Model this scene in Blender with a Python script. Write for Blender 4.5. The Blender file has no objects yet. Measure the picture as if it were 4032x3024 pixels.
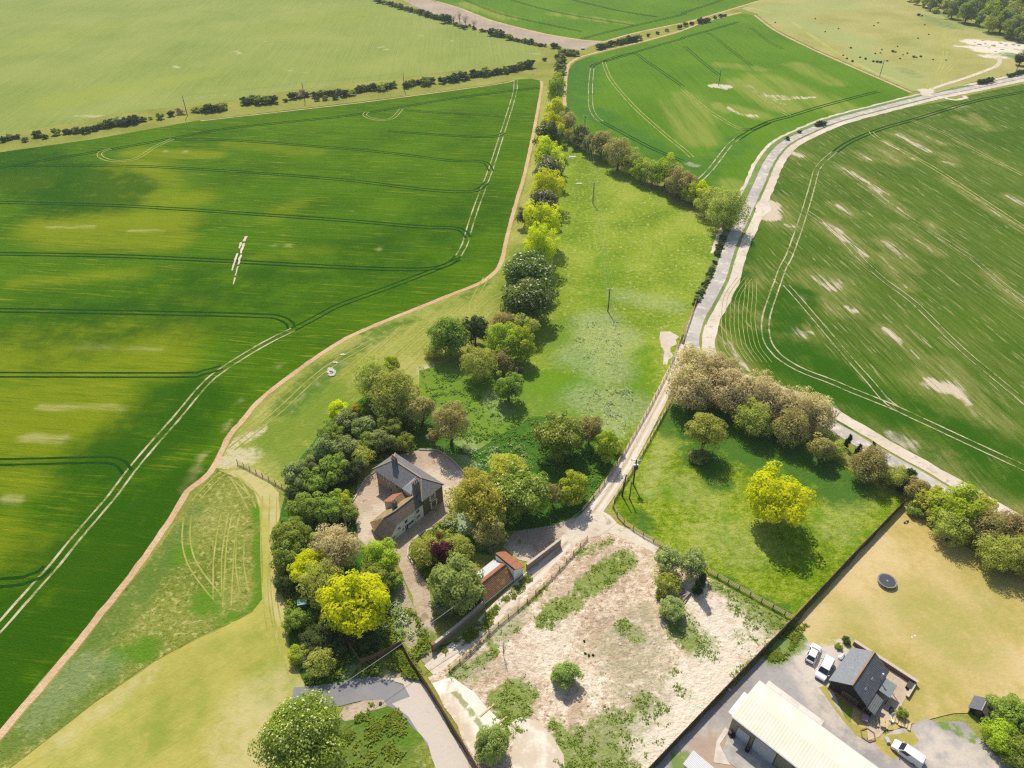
import bpy, bmesh, math, random
import numpy as np
from mathutils import Vector, noise as mnoise
from mathutils.geometry import delaunay_2d_cdt
random.seed(7); rng=np.random.default_rng(7)
sc=bpy.context.scene; COL=sc.collection
# ---------------------------------------------------------------- camera model
TH=math.radians(37.5); FPX=2850.0; H=120.0
def P(x,y,z=0.0):
    """survey: a direction in the drone photo (2212 x 1659 units) met with the level z"""
    u=(x*4032/2212-2016)/FPX; v=(y*4032/2212-1512)/FPX
    t=(H-z)/(math.sin(TH)+v*math.cos(TH))
    return Vector((u*t,(math.cos(TH)-v*math.sin(TH))*t,z))
def depth(x,y,z=0.0):
    v=(y*4032/2212-1512)/FPX
    return (H-z)/(math.sin(TH)+v*math.cos(TH))
def mpp(x,y,z=0.0): return depth(x,y,z)*(4032/2212)/FPX
def tl(i,j,pts): return [(737.33*i+p[0]/3,553*j+p[1]/3)+tuple(p[2:]) for p in pts]
def ang(a,b):
    A=P(*a);B=P(*b); return math.atan2(B.y-A.y,B.x-A.x)
# ---------------------------------------------------------------- node helpers
class NB:
    def __init__(s,name):
        s.m=bpy.data.materials.new(name); s.m.use_nodes=True
        s.t=s.m.node_tree; s.t.nodes.clear()
        s.out=s.n('ShaderNodeOutputMaterial'); s.pos=s.n('ShaderNodeTexCoord').outputs['Object']
    def n(s,ty,**k):
        x=s.t.nodes.new(ty)
        for a,b in k.items(): setattr(x,a,b)
        return x
    def l(s,a,b): s.t.links.new(a,b)
    def put(s,sock,v):
        if hasattr(v,'is_output') or hasattr(v,'links'): s.l(v,sock)
        elif isinstance(v,(tuple,list)): sock.default_value=tuple(v)+((1,) if len(v)==3 and sock.type=='RGBA' else ())
        else: sock.default_value=v
    def noise(s,scale,detail=3,rough=.55,vec=None,dist=0.0):
        x=s.n('ShaderNodeTexNoise'); s.l(vec if vec is not None else s.pos,x.inputs['Vector'])
        x.inputs['Scale'].default_value=scale; x.inputs['Detail'].default_value=detail; x.inputs['Roughness'].default_value=rough
        x.inputs['Distortion'].default_value=dist
        return x.outputs['Fac']
    def rows(s,angle,along,across):
        r=s.n('ShaderNodeVectorRotate',rotation_type='Z_AXIS'); s.l(s.pos,r.inputs['Vector']); r.inputs['Angle'].default_value=-angle
        m=s.n('ShaderNodeVectorMath',operation='MULTIPLY'); s.l(r.outputs[0],m.inputs[0]); m.inputs[1].default_value=(along,across,1)
        return m.outputs[0]
    def math(s,op,a,b=0.0,clamp=False):
        x=s.n('ShaderNodeMath',operation=op); x.use_clamp=clamp; s.put(x.inputs[0],a); s.put(x.inputs[1],b); return x.outputs[0]
    def mr(s,v,a,b,c=0.0,d=1.0):
        x=s.n('ShaderNodeMapRange'); x.interpolation_type='SMOOTHSTEP'; s.put(x.inputs[0],v)
        for i,q in enumerate((a,b,c,d)): x.inputs[i+1].default_value=q
        return x.outputs[0]
    def mix(s,f,a,b):
        x=s.n('ShaderNodeMix',data_type='RGBA'); s.put(x.inputs[0],f); s.put(x.inputs[6],a); s.put(x.inputs[7],b); return x.outputs[2]
    def mul(s,f,a,b):
        x=s.n('ShaderNodeMix',data_type='RGBA',blend_type='MULTIPLY'); s.put(x.inputs[0],f); s.put(x.inputs[6],a); s.put(x.inputs[7],b); return x.outputs[2]
    def ramp(s,f,stops):
        x=s.n('ShaderNodeValToRGB'); s.l(f,x.inputs[0]); e=x.color_ramp.elements
        while len(e)<len(stops): e.new(.5)
        for q,(p,c) in zip(e,stops): q.position=p; q.color=tuple(c)+(1,)
        return x.outputs[0]
    def finish(s,col,rough=.9,bump=None,dist=.1,strength=.5,spec=.2,metal=0.0):
        b=s.n('ShaderNodeBsdfPrincipled'); s.put(b.inputs['Base Color'],col); s.put(b.inputs['Roughness'],rough)
        b.inputs['Specular IOR Level'].default_value=spec; b.inputs['Metallic'].default_value=metal
        if bump is not None:
            k=s.n('ShaderNodeBump'); s.l(bump,k.inputs['Height']); k.inputs['Distance'].default_value=dist; k.inputs['Strength'].default_value=strength
            s.l(k.outputs[0],b.inputs['Normal'])
        s.l(b.outputs[0],s.out.inputs[0]); return s.m
def ground(name,cols,s1=.9,s2=.04,wg=.55,rows=None,masks=None,extra=(),bump=.25,bs=1.6,lo=.36,hi=.64):
    """cols dark/mid/light; rows=(angle, strength, colour); masks={'R':(colour, amount, noise scale, softness, rowwise)}; extra=[(colour, scale, threshold, softness, rowwise)]"""
    b=NB(name)
    n1=b.noise(s1,4,.65); n2=b.noise(s2,3,.5); n3=b.noise(s1*4.5,2,.6)
    f=b.math('ADD',b.math('MULTIPLY',n1,wg*.6),b.math('MULTIPLY',n2,1-wg)); f=b.math('ADD',f,b.math('MULTIPLY',n3,wg*.4))
    c=b.ramp(f,[(lo,cols[0]),((lo+hi)/2,cols[1]),(hi,cols[2])])
    rv=rv2=None
    if rows:
        rv=b.rows(rows[0],.035,.55); rv2=b.rows(rows[0],.012,1.9); rv3=b.rows(rows[0],.075,.95)
        r1=b.noise(1,3,.6,rv); r2=b.noise(1,3,.6,rv2)
        k=b.mr(b.math('ADD',b.math('MULTIPLY',r1,.5),b.math('MULTIPLY',r2,.5)),.42,.66,0,rows[1])
        c=b.mix(k,c,rows[2])
        c=b.mix(b.mr(r2,.50,.30,0,min(.5,rows[1]*.9)),c,tuple(x*.62 for x in cols[0]))
    for (col,scl,thr,soft,rw) in extra:
        nn=b.noise(scl,4,.62,rv if (rw and rv) else None)
        c=b.mix(b.mr(nn,thr-soft,thr+soft),c,col)
    if masks:
        a=b.n('ShaderNodeAttribute'); a.attribute_name='mask'; sp=b.n('ShaderNodeSeparateColor'); b.l(a.outputs['Color'],sp.inputs[0])
        for ch,(col,amt,scl,soft,rw) in masks.items():
            m=sp.outputs['RGB'.index(ch)]
            nn=b.noise(scl,5,.68,(rv3 if rw==2 else rv) if (rw and rv) else None)
            f=b.math('MULTIPLY',m,b.math('ADD',b.math('MULTIPLY',b.math('SUBTRACT',nn,.5),2.6),.92))
            k=b.mr(f,.5-soft,.5+soft,0,amt)
            cc=col if not isinstance(col[0],(tuple,list)) else b.mix(b.noise(s1*2,3,.6),col[0],col[1])
            c=b.mix(k,c,cc)
    h=b.noise(bs,4,.7)
    return b.finish(c,.95,h,bump,.9,0.0)
def simple(name,col,rough=.6,var=.25,scale=3.0,spec=.3,metal=0.0,bump=0.0,col2=None):
    b=NB(name); n=b.noise(scale,4,.6)
    c2=col2 or tuple(x*(1-var) for x in col)
    c=b.mix(b.mr(n,.35,.65),col,c2)
    return b.finish(c,rough,b.noise(scale*3,3) if bump else None,bump,.6,spec,metal)
def leafmat(name,c1,c2,trans=.35,c3=None,hue=.12,twigs=False):
    b=NB(name)
    a=b.n('ShaderNodeAttribute'); a.attribute_name='tint'
    oi=b.n('ShaderNodeObjectInfo')
    sp=b.n('ShaderNodeSeparateColor'); b.l(a.outputs['Color'],sp.inputs[0])
    c=b.mix(sp.outputs[0],c1,c2)
    if c3: c=b.mix(b.mr(sp.outputs[1],.85,.88),c,c3)
    hs=b.n('ShaderNodeHueSaturation'); b.l(c,hs.inputs['Color'])
    hs.inputs['Hue'].default_value=.5
    b.l(b.mr(oi.outputs['Random'],0,1,1-hue,1+hue),hs.inputs['Value'])
    hh=b.math('ADD',b.math('MULTIPLY',b.math('SUBTRACT',oi.outputs['Random'],.5),hue*.25),.5); b.l(hh,hs.inputs['Hue'])
    c=hs.outputs[0]
    d=b.n('ShaderNodeBsdfDiffuse'); b.l(c,d.inputs[0]); t=b.n('ShaderNodeBsdfTranslucent'); b.l(c,t.inputs[0])
    m=b.n('ShaderNodeMixShader'); m.inputs[0].default_value=trans; b.l(d.outputs[0],m.inputs[1]); b.l(t.outputs[0],m.inputs[2])
    b.l(m.outputs[0],b.out.inputs[0]); return b.m
# ---------------------------------------------------------------- object helpers
def mesh_obj(name,verts,faces,mat,parent=None,smooth=False):
    me=bpy.data.meshes.new(name); me.from_pydata([tuple(v) for v in verts],[],faces); me.update()
    mats=mat if isinstance(mat,(list,tuple)) else [mat]
    for m in mats: me.materials.append(m)
    if smooth: me.polygons.foreach_set('use_smooth',[True]*len(me.polygons))
    o=bpy.data.objects.new(name,me); COL.objects.link(o)
    if parent: o.parent=parent
    return o
def link(name,me,parent=None,loc=(0,0,0),rot=(0,0,0),scale=(1,1,1)):
    o=bpy.data.objects.new(name,me); COL.objects.link(o); o.location=loc; o.rotation_euler=rot; o.scale=scale
    if parent: o.parent=parent
    return o
def thing(name,label,cat,loc=(0,0,0),rot=0.0,group=None):
    o=bpy.data.objects.new(name,None); COL.objects.link(o); o.location=loc; o.rotation_euler=(0,0,rot); o.empty_display_size=.2
    return tag(o,label,cat,group)
def tag(o,label,cat,group=None):
    o['label']=label; o['category']=cat
    if group: o['group']=group
    return o
def struct(o): o['kind']='structure'; return o
class MB:
    """collects shapes into one mesh"""
    def __init__(s): s.v=[]; s.f=[]
    def add(s,v,f):
        k=len(s.v); s.v+= [Vector(x) for x in v]; s.f+=[tuple(i+k for i in q) for q in f]; return s
    def box(s,c,d,rz=0.0,taper=1.0):
        hx,hy,hz=d[0]/2,d[1]/2,d[2]/2; co,si=math.cos(rz),math.sin(rz); v=[]
        for z,t in ((-hz,1),(hz,taper)):
            for x,y in ((-hx,-hy),(hx,-hy),(hx,hy),(-hx,hy)):
                x*=t;y*=t; v.append((c[0]+x*co-y*si,c[1]+x*si+y*co,c[2]+z))
        return s.add(v,[(3,2,1,0),(4,5,6,7),(0,1,5,4),(1,2,6,5),(2,3,7,6),(3,0,4,7)])
    def beam(s,a,b,w,h):
        a=Vector(a);b=Vector(b);d=(b-a); L=d.length
        if L<1e-6: return s
        d/=L; up=Vector((0,0,1)) if abs(d.z)<.95 else Vector((1,0,0)); r=d.cross(up).normalized(); u=r.cross(d).normalized()
        v=[]
        for p in (a,b):
            for x,y in ((-1,-1),(1,-1),(1,1),(-1,1)): v.append(p+r*(x*w/2)+u*(y*h/2))
        return s.add(v,[(3,2,1,0),(4,5,6,7),(0,1,5,4),(1,2,6,5),(2,3,7,6),(3,0,4,7)])
    def tube(s,pts,rad,n=8,cap=True):
        pts=[Vector(p) for p in pts]; rings=[]
        for i,p in enumerate(pts):
            d=(pts[min(i+1,len(pts)-1)]-pts[max(i-1,0)]).normalized()
            up=Vector((0,0,1)) if abs(d.z)<.95 else Vector((1,0,0)); r=d.cross(up).normalized(); u=r.cross(d)
            q=rad[i] if isinstance(rad,(list,tuple)) else rad
            rings.append([p+r*(math.cos(2*math.pi*k/n)*q)+u*(math.sin(2*math.pi*k/n)*q) for k in range(n)])
        v=[x for r in rings for x in r]; f=[]
        for i in range(len(pts)-1):
            for k in range(n): f.append((i*n+k,i*n+(k+1)%n,(i+1)*n+(k+1)%n,(i+1)*n+k))
        if cap: f.append(tuple(range(n))[::-1]); f.append(tuple((len(pts)-1)*n+k for k in range(n)))
        return s.add(v,f)
    def prism(s,poly,z0,z1):
        n=len(poly); v=[(p[0],p[1],z0) for p in poly]+[(p[0],p[1],z1) for p in poly]
        f=[tuple(range(n))[::-1],tuple(range(n,2*n))]+[(i,(i+1)%n,n+(i+1)%n,n+i) for i in range(n)]
        return s.add(v,f)
    def map(s,fn): s.v=[Vector(fn(p)) for p in s.v]; return s
    def build(s,name,mat,parent=None,smooth=False,bevel=0.0):
        o=mesh_obj(name,s.v,s.f,mat,parent,smooth)
        bm=bmesh.new(); bm.from_mesh(o.data); bmesh.ops.recalc_face_normals(bm,faces=bm.faces); bm.to_mesh(o.data); bm.free()
        if bevel:
            m=o.modifiers.new('bevel','BEVEL'); m.width=bevel; m.segments=2; m.limit_method='ANGLE'
        return o
# ---------------------------------------------------------------- ground sheets
ZC=[0.02]
def nextz(d=.003): ZC[0]+=d; return ZC[0]
def smooth_path(pts,step=3.0):
    pts=[Vector((p[0],p[1],0)) for p in pts]; out=[]
    for i in range(len(pts)-1):
        p0=pts[max(i-1,0)];p1=pts[i];p2=pts[i+1];p3=pts[min(i+2,len(pts)-1)]
        n=max(1,int((p2-p1).length/step))
        for k in range(n):
            t=k/n
            out.append(.5*((2*p1)+(p2-p0)*t+(2*p0-5*p1+4*p2-p3)*t*t+(3*p1-p0-3*p2+p3)*t**3))
    out.append(pts[-1]); return out
def inside(poly,xs,ys):
    r=np.zeros(len(xs),bool); n=len(poly); j=n-1
    for i in range(n):
        xi,yi=poly[i][0],poly[i][1]; xj,yj=poly[j][0],poly[j][1]
        c=((yi>ys)!=(yj>ys))&(xs<(xj-xi)*(ys-yi)/(yj-yi+1e-12)+xi); r^=c; j=i
    return r
def blobval(xs,ys,blobs):
    m=np.zeros(len(xs))
    for b in blobs:
        A=P(b[0],b[1]);B=P(b[2],b[3]); w=b[4]; st=b[5] if len(b)>5 else 1.0
        dx,dy=B.x-A.x,B.y-A.y; L2=dx*dx+dy*dy+1e-9
        t=np.clip(((xs-A.x)*dx+(ys-A.y)*dy)/L2,0,1)
        d=np.hypot(xs-(A.x+t*dx),ys-(A.y+t*dy))/w
        m=np.maximum(m,st*1.05*np.clip(1.42-.85*d,0,1))
    return m
def sheet(name,pts,mat,step=None,jit=0.0,masks=None,dens=2.0,world=False):
    W=[Vector((p[0],p[1],0)) if world else P(p[0],p[1]) for p in pts]
    poly=[]
    for i in range(len(W)):
        a=W[i];b=W[(i+1)%len(W)]; n=max(1,int((b-a).length/dens)) if jit else 1
        nrm=Vector((-(b-a).y,(b-a).x,0)).normalized()
        for k in range(n):
            p=a.lerp(b,k/n)
            if jit: p=p+nrm*(jit*(mnoise.noise(p*.35)+.7*mnoise.noise(p*1.1)))
            poly.append(Vector((p.x,p.y)))
    vs=list(poly)
    if step:
        xs=[p.x for p in poly]; ys=[p.y for p in poly]
        gx,gy=np.meshgrid(np.arange(min(xs),max(xs),step),np.arange(min(ys),max(ys),step)); gx=gx.ravel()+rng.uniform(-.2,.2,gx.size)*step; gy=gy.ravel()+rng.uniform(-.2,.2,gy.size)*step
        k=inside(poly,gx,gy); vs+=[Vector((a,b)) for a,b in zip(gx[k],gy[k])]
    v,e,f,_,_,_=delaunay_2d_cdt(vs,[],[list(range(len(poly)))],1,1e-4)
    z=nextz(); o=mesh_obj(name,[(p.x,p.y,z) for p in v],[tuple(q) for q in f],mat)
    if masks:
        xs=np.array([p.x for p in v]); ys=np.array([p.y for p in v]); c=np.zeros((len(v),4),np.float32); c[:,3]=1
        for ch,bl in masks.items(): c[:,'RGB'.index(ch)]=blobval(xs,ys,bl)
        a=o.data.color_attributes.new('mask','FLOAT_COLOR','POINT'); a.data.foreach_set('color',c.ravel())
    # faces up
    me=o.data
    if sum(p.normal.z for p in list(me.polygons)[:50])<0: me.flip_normals()
    return struct(o)
class Strips:
    def __init__(s): s.v=[];s.f=[]
    def add(s,pts,w,off=0.0,jit=0.0,step=3.0,world=False):
        W=smooth_path([p if world else P(*p[:2]) for p in pts],step); z=nextz(.0011); k0=len(s.v)
        for i,p in enumerate(W):
            d=(W[min(i+1,len(W)-1)]-W[max(i-1,0)]); n=Vector((-d.y,d.x,0)).normalized()
            q=p*.4; a=w/2*(1+jit*mnoise.noise(q)); b=w/2*(1+jit*mnoise.noise(q+Vector((50,9,3))))
            c=p+n*off; s.v+=[(c.x+n.x*a,c.y+n.y*a,z),(c.x-n.x*b,c.y-n.y*b,z)]
        for i in range(len(W)-1):
            k=k0+2*i; s.f.append((k,k+1,k+3,k+2))
        return s
    def pair(s,pts,g=1.9,w=.45,jit=.3): return s.add(pts,w,g/2,jit,2.0).add(pts,w,-g/2,jit,2.0)
    def build(s,name,mat):
        o=mesh_obj(name,s.v,s.f,mat); me=o.data
        bm=bmesh.new(); bm.from_mesh(me)
        for f in bm.faces:
            if f.normal.z<0: f.normal_flip()
        bm.to_mesh(me); bm.free(); return struct(o)
#GROUND_BEGIN
CHALK=(.62,.52,.38); STRAW=(.42,.36,.17); YEL=(.20,.24,.02)
aL=ang((0,437),(737,477)); aR=ang(tl(2,1,[(1130,0)])[0],tl(2,1,[(2212,940)])[0]); aT=ang(tl(2,0,[(0,290)])[0],tl(2,0,[(240,520)])[0])
m_rough=ground('rough_grass',[(.17,.20,.03),(.27,.28,.055),(.37,.355,.105)],1.0,.05,.6,extra=[((.13,.17,.03),.5,.64,.06,0)])
m_pale=ground('pale_crop',[(.195,.255,.05),(.245,.295,.065),(.30,.33,.085)],.5,.02,.5,rows=(aT,.3,(.34,.37,.11)),masks={'R':((.50,.46,.25),.8,.2,.2,0),'G':((.29,.33,.055),.6,.06,.3,0)},bump=.15)
m_left=ground('green_crop',[(.034,.100,.000),(.058,.150,.001),(.092,.195,.002)],.9,.03,.5,rows=(aL,.45,(.13,.205,.003)),masks={'R':(((.29,.30,.010),(.15,.22,.005)),.8,1.0,.5,2),'G':((.40,.38,.13),.7,1.2,.3,1),'B':((.022,.085,.001),.8,.08,.35,0)},extra=[((.19,.23,.012),1.9,.62,.05,1)],bump=.35,bs=2.2)
m_top=ground('far_crop',[(.075,.165,.006),(.10,.205,.008),(.135,.24,.012)],.6,.02,.5,rows=(aT,.35,(.12,.25,.03)),masks={'R':((.25,.29,.05),.8,.3,.3,1),'G':(CHALK,.95,.8,.14,2),'B':((.05,.15,.02),.7,.1,.3,0)},bump=.25)
m_right=ground('patchy_crop',[(.042,.10,.003),(.066,.138,.005),(.098,.172,.010)],.9,.03,.5,rows=(aR,.6,(.12,.185,.030)),masks={'R':((.27,.27,.075),.7,1.0,.3,2),'G':(CHALK,.95,1.0,.16,2),'B':((.030,.105,.003),.9,.1,.3,0)},extra=[((.30,.29,.11),1.9,.63,.06,1),((.52,.45,.30),2.3,.68,.04,1)],bump=.35,bs=2.2)
m_plough=ground('bare_earth',[(.33,.26,.19),(.40,.32,.235),(.47,.385,.28)],.7,.05,.5,rows=(aT,.35,(.45,.37,.29)),bump=.2)
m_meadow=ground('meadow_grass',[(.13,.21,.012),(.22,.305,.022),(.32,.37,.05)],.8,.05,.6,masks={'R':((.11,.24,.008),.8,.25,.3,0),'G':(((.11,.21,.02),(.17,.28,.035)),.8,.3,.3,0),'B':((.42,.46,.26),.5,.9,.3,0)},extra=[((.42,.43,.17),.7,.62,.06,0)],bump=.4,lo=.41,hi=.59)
m_mead2=ground('margin_grass',[(.21,.25,.03),(.315,.325,.06),(.41,.39,.12)],.9,.05,.6,rows=(ang((520,1000),(720,830)),.5,(.40,.40,.12)),masks={'R':((.13,.22,.014),.75,.2,.35,0),'G':((.56,.49,.30),.9,.8,.25,0),'B':((.085,.17,.02),.8,.4,.3,0)},bump=.35,lo=.40,hi=.60)
m_tri=ground('unmown_grass',[(.12,.17,.018),(.225,.255,.04),(.33,.315,.09)],1.1,.06,.65,masks={'R':((.10,.22,.012),.9,.25,.3,0),'G':((.11,.19,.03),.8,.3,.35,0),'B':((.36,.40,.22),.3,1.1,.3,0)},extra=[((.06,.12,.02),.5,.655,.03,0),((.44,.42,.14),.8,.60,.08,0)],bump=.45,lo=.41,hi=.59)
m_mown=ground('mown_grass',[(.31,.29,.055),(.41,.365,.085),(.50,.43,.125)],.6,.06,.45,rows=(ang((0,1659),(640,1290)),.25,(.42,.42,.10)),masks={'R':((.52,.45,.22),.7,.3,.35,0),'G':((.19,.26,.03),.7,.2,.35,0)},bump=.12,lo=.33,hi=.67)
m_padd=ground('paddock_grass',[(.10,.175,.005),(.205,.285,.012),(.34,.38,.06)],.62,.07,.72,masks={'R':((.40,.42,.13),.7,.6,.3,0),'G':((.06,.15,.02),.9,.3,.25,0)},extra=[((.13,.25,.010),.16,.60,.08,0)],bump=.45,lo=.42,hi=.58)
m_lawn=ground('dry_lawn',[(.36,.29,.07),(.50,.38,.14),(.62,.46,.23)],.8,.10,.5,masks={'R':((.62,.48,.25),.75,.3,.4,0),'G':((.28,.29,.04),.6,.3,.45,0),'B':((.60,.54,.40),.9,.6,.2,0)},bump=.12,lo=.33,hi=.67)
m_site=ground('chalk_ground',[(.37,.26,.17),(.68,.54,.39),(.86,.74,.60)],.75,.08,.66,masks={'R':(((.12,.20,.02),(.27,.32,.07)),.9,1.1,.14,0),'G':((.76,.66,.53),.8,.4,.3,0),'B':((.36,.34,.20),.75,.6,.3,0)},extra=[((.52,.39,.26),.22,.56,.10,0),((.30,.21,.13),1.3,.62,.05,0),((.34,.34,.12),.35,.66,.06,0)],bump=.6,bs=1.0,lo=.40,hi=.60)
m_yard=ground('dead_grass',[(.36,.27,.19),(.46,.36,.26),(.55,.44,.33)],.9,.1,.6,masks={'R':((.13,.22,.03),.9,.5,.2,0),'G':((.62,.52,.40),.8,.4,.3,0)},extra=[((.30,.23,.15),.5,.62,.06,0)],bump=.25)
m_lush=ground('undergrowth',[(.035,.10,.012),(.065,.16,.018),(.11,.21,.03)],.8,.1,.65,masks={'B':((.36,.42,.28),.8,.9,.16,0),'R':((.18,.26,.02),.8,.3,.3,0),'G':((.46,.38,.26),.9,.5,.2,0)},bump=.5)
m_gravel=ground('grey_gravel',[(.27,.25,.24),(.335,.31,.295),(.41,.38,.355)],.7,.08,.5,masks={'R':((.60,.52,.43),.85,.4,.35,0),'G':((.16,.24,.04),.9,.6,.2,0),'B':((.40,.28,.19),.8,.3,.35,0)},bump=.08)
m_concr=ground('pale_concrete',[(.70,.61,.49),(.80,.72,.60),(.86,.80,.69)],.5,.12,.4,masks={'R':((.52,.42,.30),.8,.5,.3,0),'G':((.22,.26,.08),.8,.6,.2,0)},bump=.06)
m_track=ground('chalk_track',[(.52,.43,.33),(.62,.53,.42),(.72,.63,.52)],.7,.08,.5,extra=[((.42,.36,.28),.5,.62,.08,0)],bump=.12)
m_worn=ground('worn_tarmac',[(.37,.34,.305),(.45,.415,.37),(.55,.505,.445)],.5,.10,.45,extra=[((.64,.56,.47),.35,.575,.06,0)],bump=.05)
m_tar=ground('tarmac',[(.21,.20,.21),(.245,.235,.24),(.29,.275,.275)],.6,.1,.4,bump=.04)
m_earth=ground('field_edge_earth',[(.42,.25,.12),(.56,.38,.22),(.66,.48,.31)],1.3,.1,.7,bump=.2)
m_wheelp=ground('chalk_wheel_mark',[(.10,.17,.02),(.38,.36,.18),(.58,.50,.34)],.55,.12,.55,bump=.1,lo=.42,hi=.60)
m_wheeld=ground('trodden_crop_shade',[(.008,.045,.004),(.012,.055,.005),(.022,.07,.008)],.8,.2,.6,bump=.1)  # trodden crop, darkened with painted-in shade of the tall crop beside the wheel gaps
m_wheelm=ground('faint_wheel_mark',[(.20,.26,.03),(.36,.36,.10),(.48,.44,.19)],.5,.2,.6,bump=.1,lo=.40,hi=.58)

g=mesh_obj('ground',[(-1100,-160,0),(1100,-160,0),(1100,1500,0),(-1100,1500,0)],[(0,1,2,3)],m_rough); struct(g)
# --- fields
sheet('field',[(-120,318),(0,292),(250,246),(500,216),(640,194),(870,168),(1150,130),(1183,120),(1150,97),(1090,82),(1000,58),(900,30),(845,6),(800,-40),(-300,-60),(-300,200)],m_pale,6,1.2,
 {'R':[(573,88,610,98,1.6,.7),(505,112,528,118,1.6,.7),(388,146,402,150,1.6,.8),(640,55,676,60,1.4,.6),(610,148,670,160,4,.42),(160,250,235,254,4,.5),(900,75,985,90,1.3,.6),(965,84,985,91,1.4,1),(800,95,840,108,1.2,.8),(1145,114,1165,118,3,.6),(330,132,380,143,1.6,.45),(400,215,480,205,5,.4)],
  'G':[(120,220,260,190,14,.8),(60,100,200,60,30,.5),(600,60,800,30,30,.5),(300,190,450,160,14,.6)]})
sheet('ploughed_strip',tl(1,0,[(300,-60),(380,-8),(560,82),(700,130),(900,195),(1100,240),(1400,305),(1560,325),(1640,290),(1690,272),(1560,262),(1300,218),(1000,143),(900,108),(760,52),(600,10),(480,-60)]),m_plough,None,.8)
sheet('field',tl(1,0,[(500,-60),(620,8),(760,49),(900,104),(1000,139),(1300,213),(1560,256),(1700,266),(2212,145)])+tl(2,0,[(250,75),(500,0),(650,-80)]),m_top,6,.8,{'R':[(1000,8,1100,40,9,.7),(1200,30,1350,50,9,.6)]})
sheet('field',tl(1,0,[(1455,640),(1455,560),(1475,450),(1515,400),(1610,362),(2000,265),(2212,205)])+tl(2,0,[(0,187),(300,104),(400,86),(465,102),(600,202),(830,318),(1040,412),(1280,515),(1480,604),(1440,632),(1350,650),(1050,742),(860,822),(690,872),(570,962),(470,1085),(400,1195),(355,1265),(100,1230)])+tl(1,0,[(2150,1110),(1880,1000),(1600,880),(1490,800)]),m_top,3,.5,
 {'G':[(1540,186,1571,187,3.2),(1550,184,1566,190,3),(1615,183,1690,225,2.2,.52),(1650,205,1745,212,3,.5),(1690,215,1760,210,2,.6),(1625,250,1628,251,3,.8),(1570,232,1605,250,2,.6),(1490,355,1500,358,2.2)],
  'R':[(1610,180,1690,228,12,.9),(1650,170,1800,230,14,.7),(1560,140,1640,150,8,.6),(1720,140,1800,180,8,.7),(1480,220,1500,300,14,.6),(1560,230,1640,250,8,.7),(1575,395,1610,420,6,.8),(1480,205,1530,260,10,.6)],'B':[(1260,130,1240,200,12,.8),(1240,220,1480,360,10,.7),(1500,400,1600,300,8,.6)]})
bare=[]
for a in [((1395,870,1590,980),2.6,.9),((1500,850,1680,930),1.6,.75),((1300,915,1500,1030),1.6,.9),((1240,950,1400,1050),3,.62),((1040,1090,1200,1180),2.2,.95),((1180,1170,1330,1260),1.8,.8),((1200,1200,1460,1400),1.6,.7),((1000,1330,1090,1390),2.2,.8),((1400,1470,1640,1640),1.8,.7),((920,1450,1060,1560),2.6,.95),((1000,1480,1180,1659),2.4,.75),((1700,1050,1770,1070),1.6,.8),((1700,1160,2212,1500),1.4,.7),((1700,1000,1750,1060),2,.6),((2110,1270,2212,1330),1.8,.85),((1950,1000,2100,1080),1.2,.7),((700,985,760,1010),3.2,1),((1180,1020,1210,1035),2.2,.9),((1130,990,1160,1010),1.6,.8),((500,1310,560,1400),5,1.1),((540,1330,550,1390),6,1.1),((670,1460,720,1470),2,.9),((1780,760,1880,800),1.8,.7),((1880,740,2000,840),1.4,.7),((1740,700,1830,690),1.6,.8),((1520,760,1650,740),1.2,.6),((1300,1560,1440,1659),2.2,.85),((1600,1450,1660,1500),1.6,.8)]:
    (x0,y0,x1,y1),w,s=a; q=tl(2,0,[(x0,y0),(x1,y1)]); bare.append(q[0]+q[1]+(w*.85,s*.66 if w<5 else s))
for a in [((350,60,420,150),3,.62),((300,250,330,330),1.6,.6),((260,520,420,740),1.6,.8),((880,150,980,200),4,.85),((930,190,970,210),2.6,1.1),((770,265,800,280),1.6,.9),((1060,330,1110,360),2,1),((720,490,830,500),1.6,.9),((730,470,790,520),2,.85),((1310,470,1400,550),1.8,1.1),((1400,550,1530,660),1.4,.8),((1620,830,1760,870),3.6,1.2),((1700,860,1790,900),2.6,1.2),((1800,910,1860,960),1.4,.9),((1290,0,1450,200),1.8,.65),((1350,1160,1480,1220),2.8,.95),((1480,1240,1700,1330),2.6,.62),((1750,1420,2212,1659),1.8,.55),((500,380,620,560),1.1,.55),((860,130,1010,160),3,.6),((1420,20,1500,90),1.8,.6),((1980,110,2212,320),1.8,.65),((880,280,1010,380),1.6,.6),((1700,720,1860,930),3,.55),((1880,1020,2000,1090),3,.6)]:
    (x0,y0,x1,y1),w,s=a; q=tl(2,1,[(x0,y0),(x1,y1)]); bare.append(q[0]+q[1]+(w*.85,s*.66))
sheet('field',tl(2,0,[(2900,400),(2212,543),(1900,608),(1700,655),(1500,688),(1250,750),(1050,795),(900,850),(800,905),(700,990),(610,1110),(575,1220),(560,1310),(470,1420),(440,1560),(385,1659)])+tl(2,1,[(335,140),(245,320),(218,420),(214,510),(230,580),(268,665),(350,740),(430,765),(620,860),(930,990),(1010,1090),(1230,1185),(1500,1350),(1850,1550),(2212,1760),(2900,2080)]),m_right,2,.5,
 {'G':bare,'R':[q[:4]+(q[4]*3.0,.62) for q in bare]+[(1700,300,2212,640,40,.36),(1900,250,2212,420,40,.36),(1800,600,2212,900,30,.36)],'B':[(1700,760,1840,850,9,.9),(1640,730,1660,760,6,.8),(1560,640,1600,450,8,.8),(1960,900,2200,1010,12,.7),(1680,700,1720,640,8,.7)]})
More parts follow.
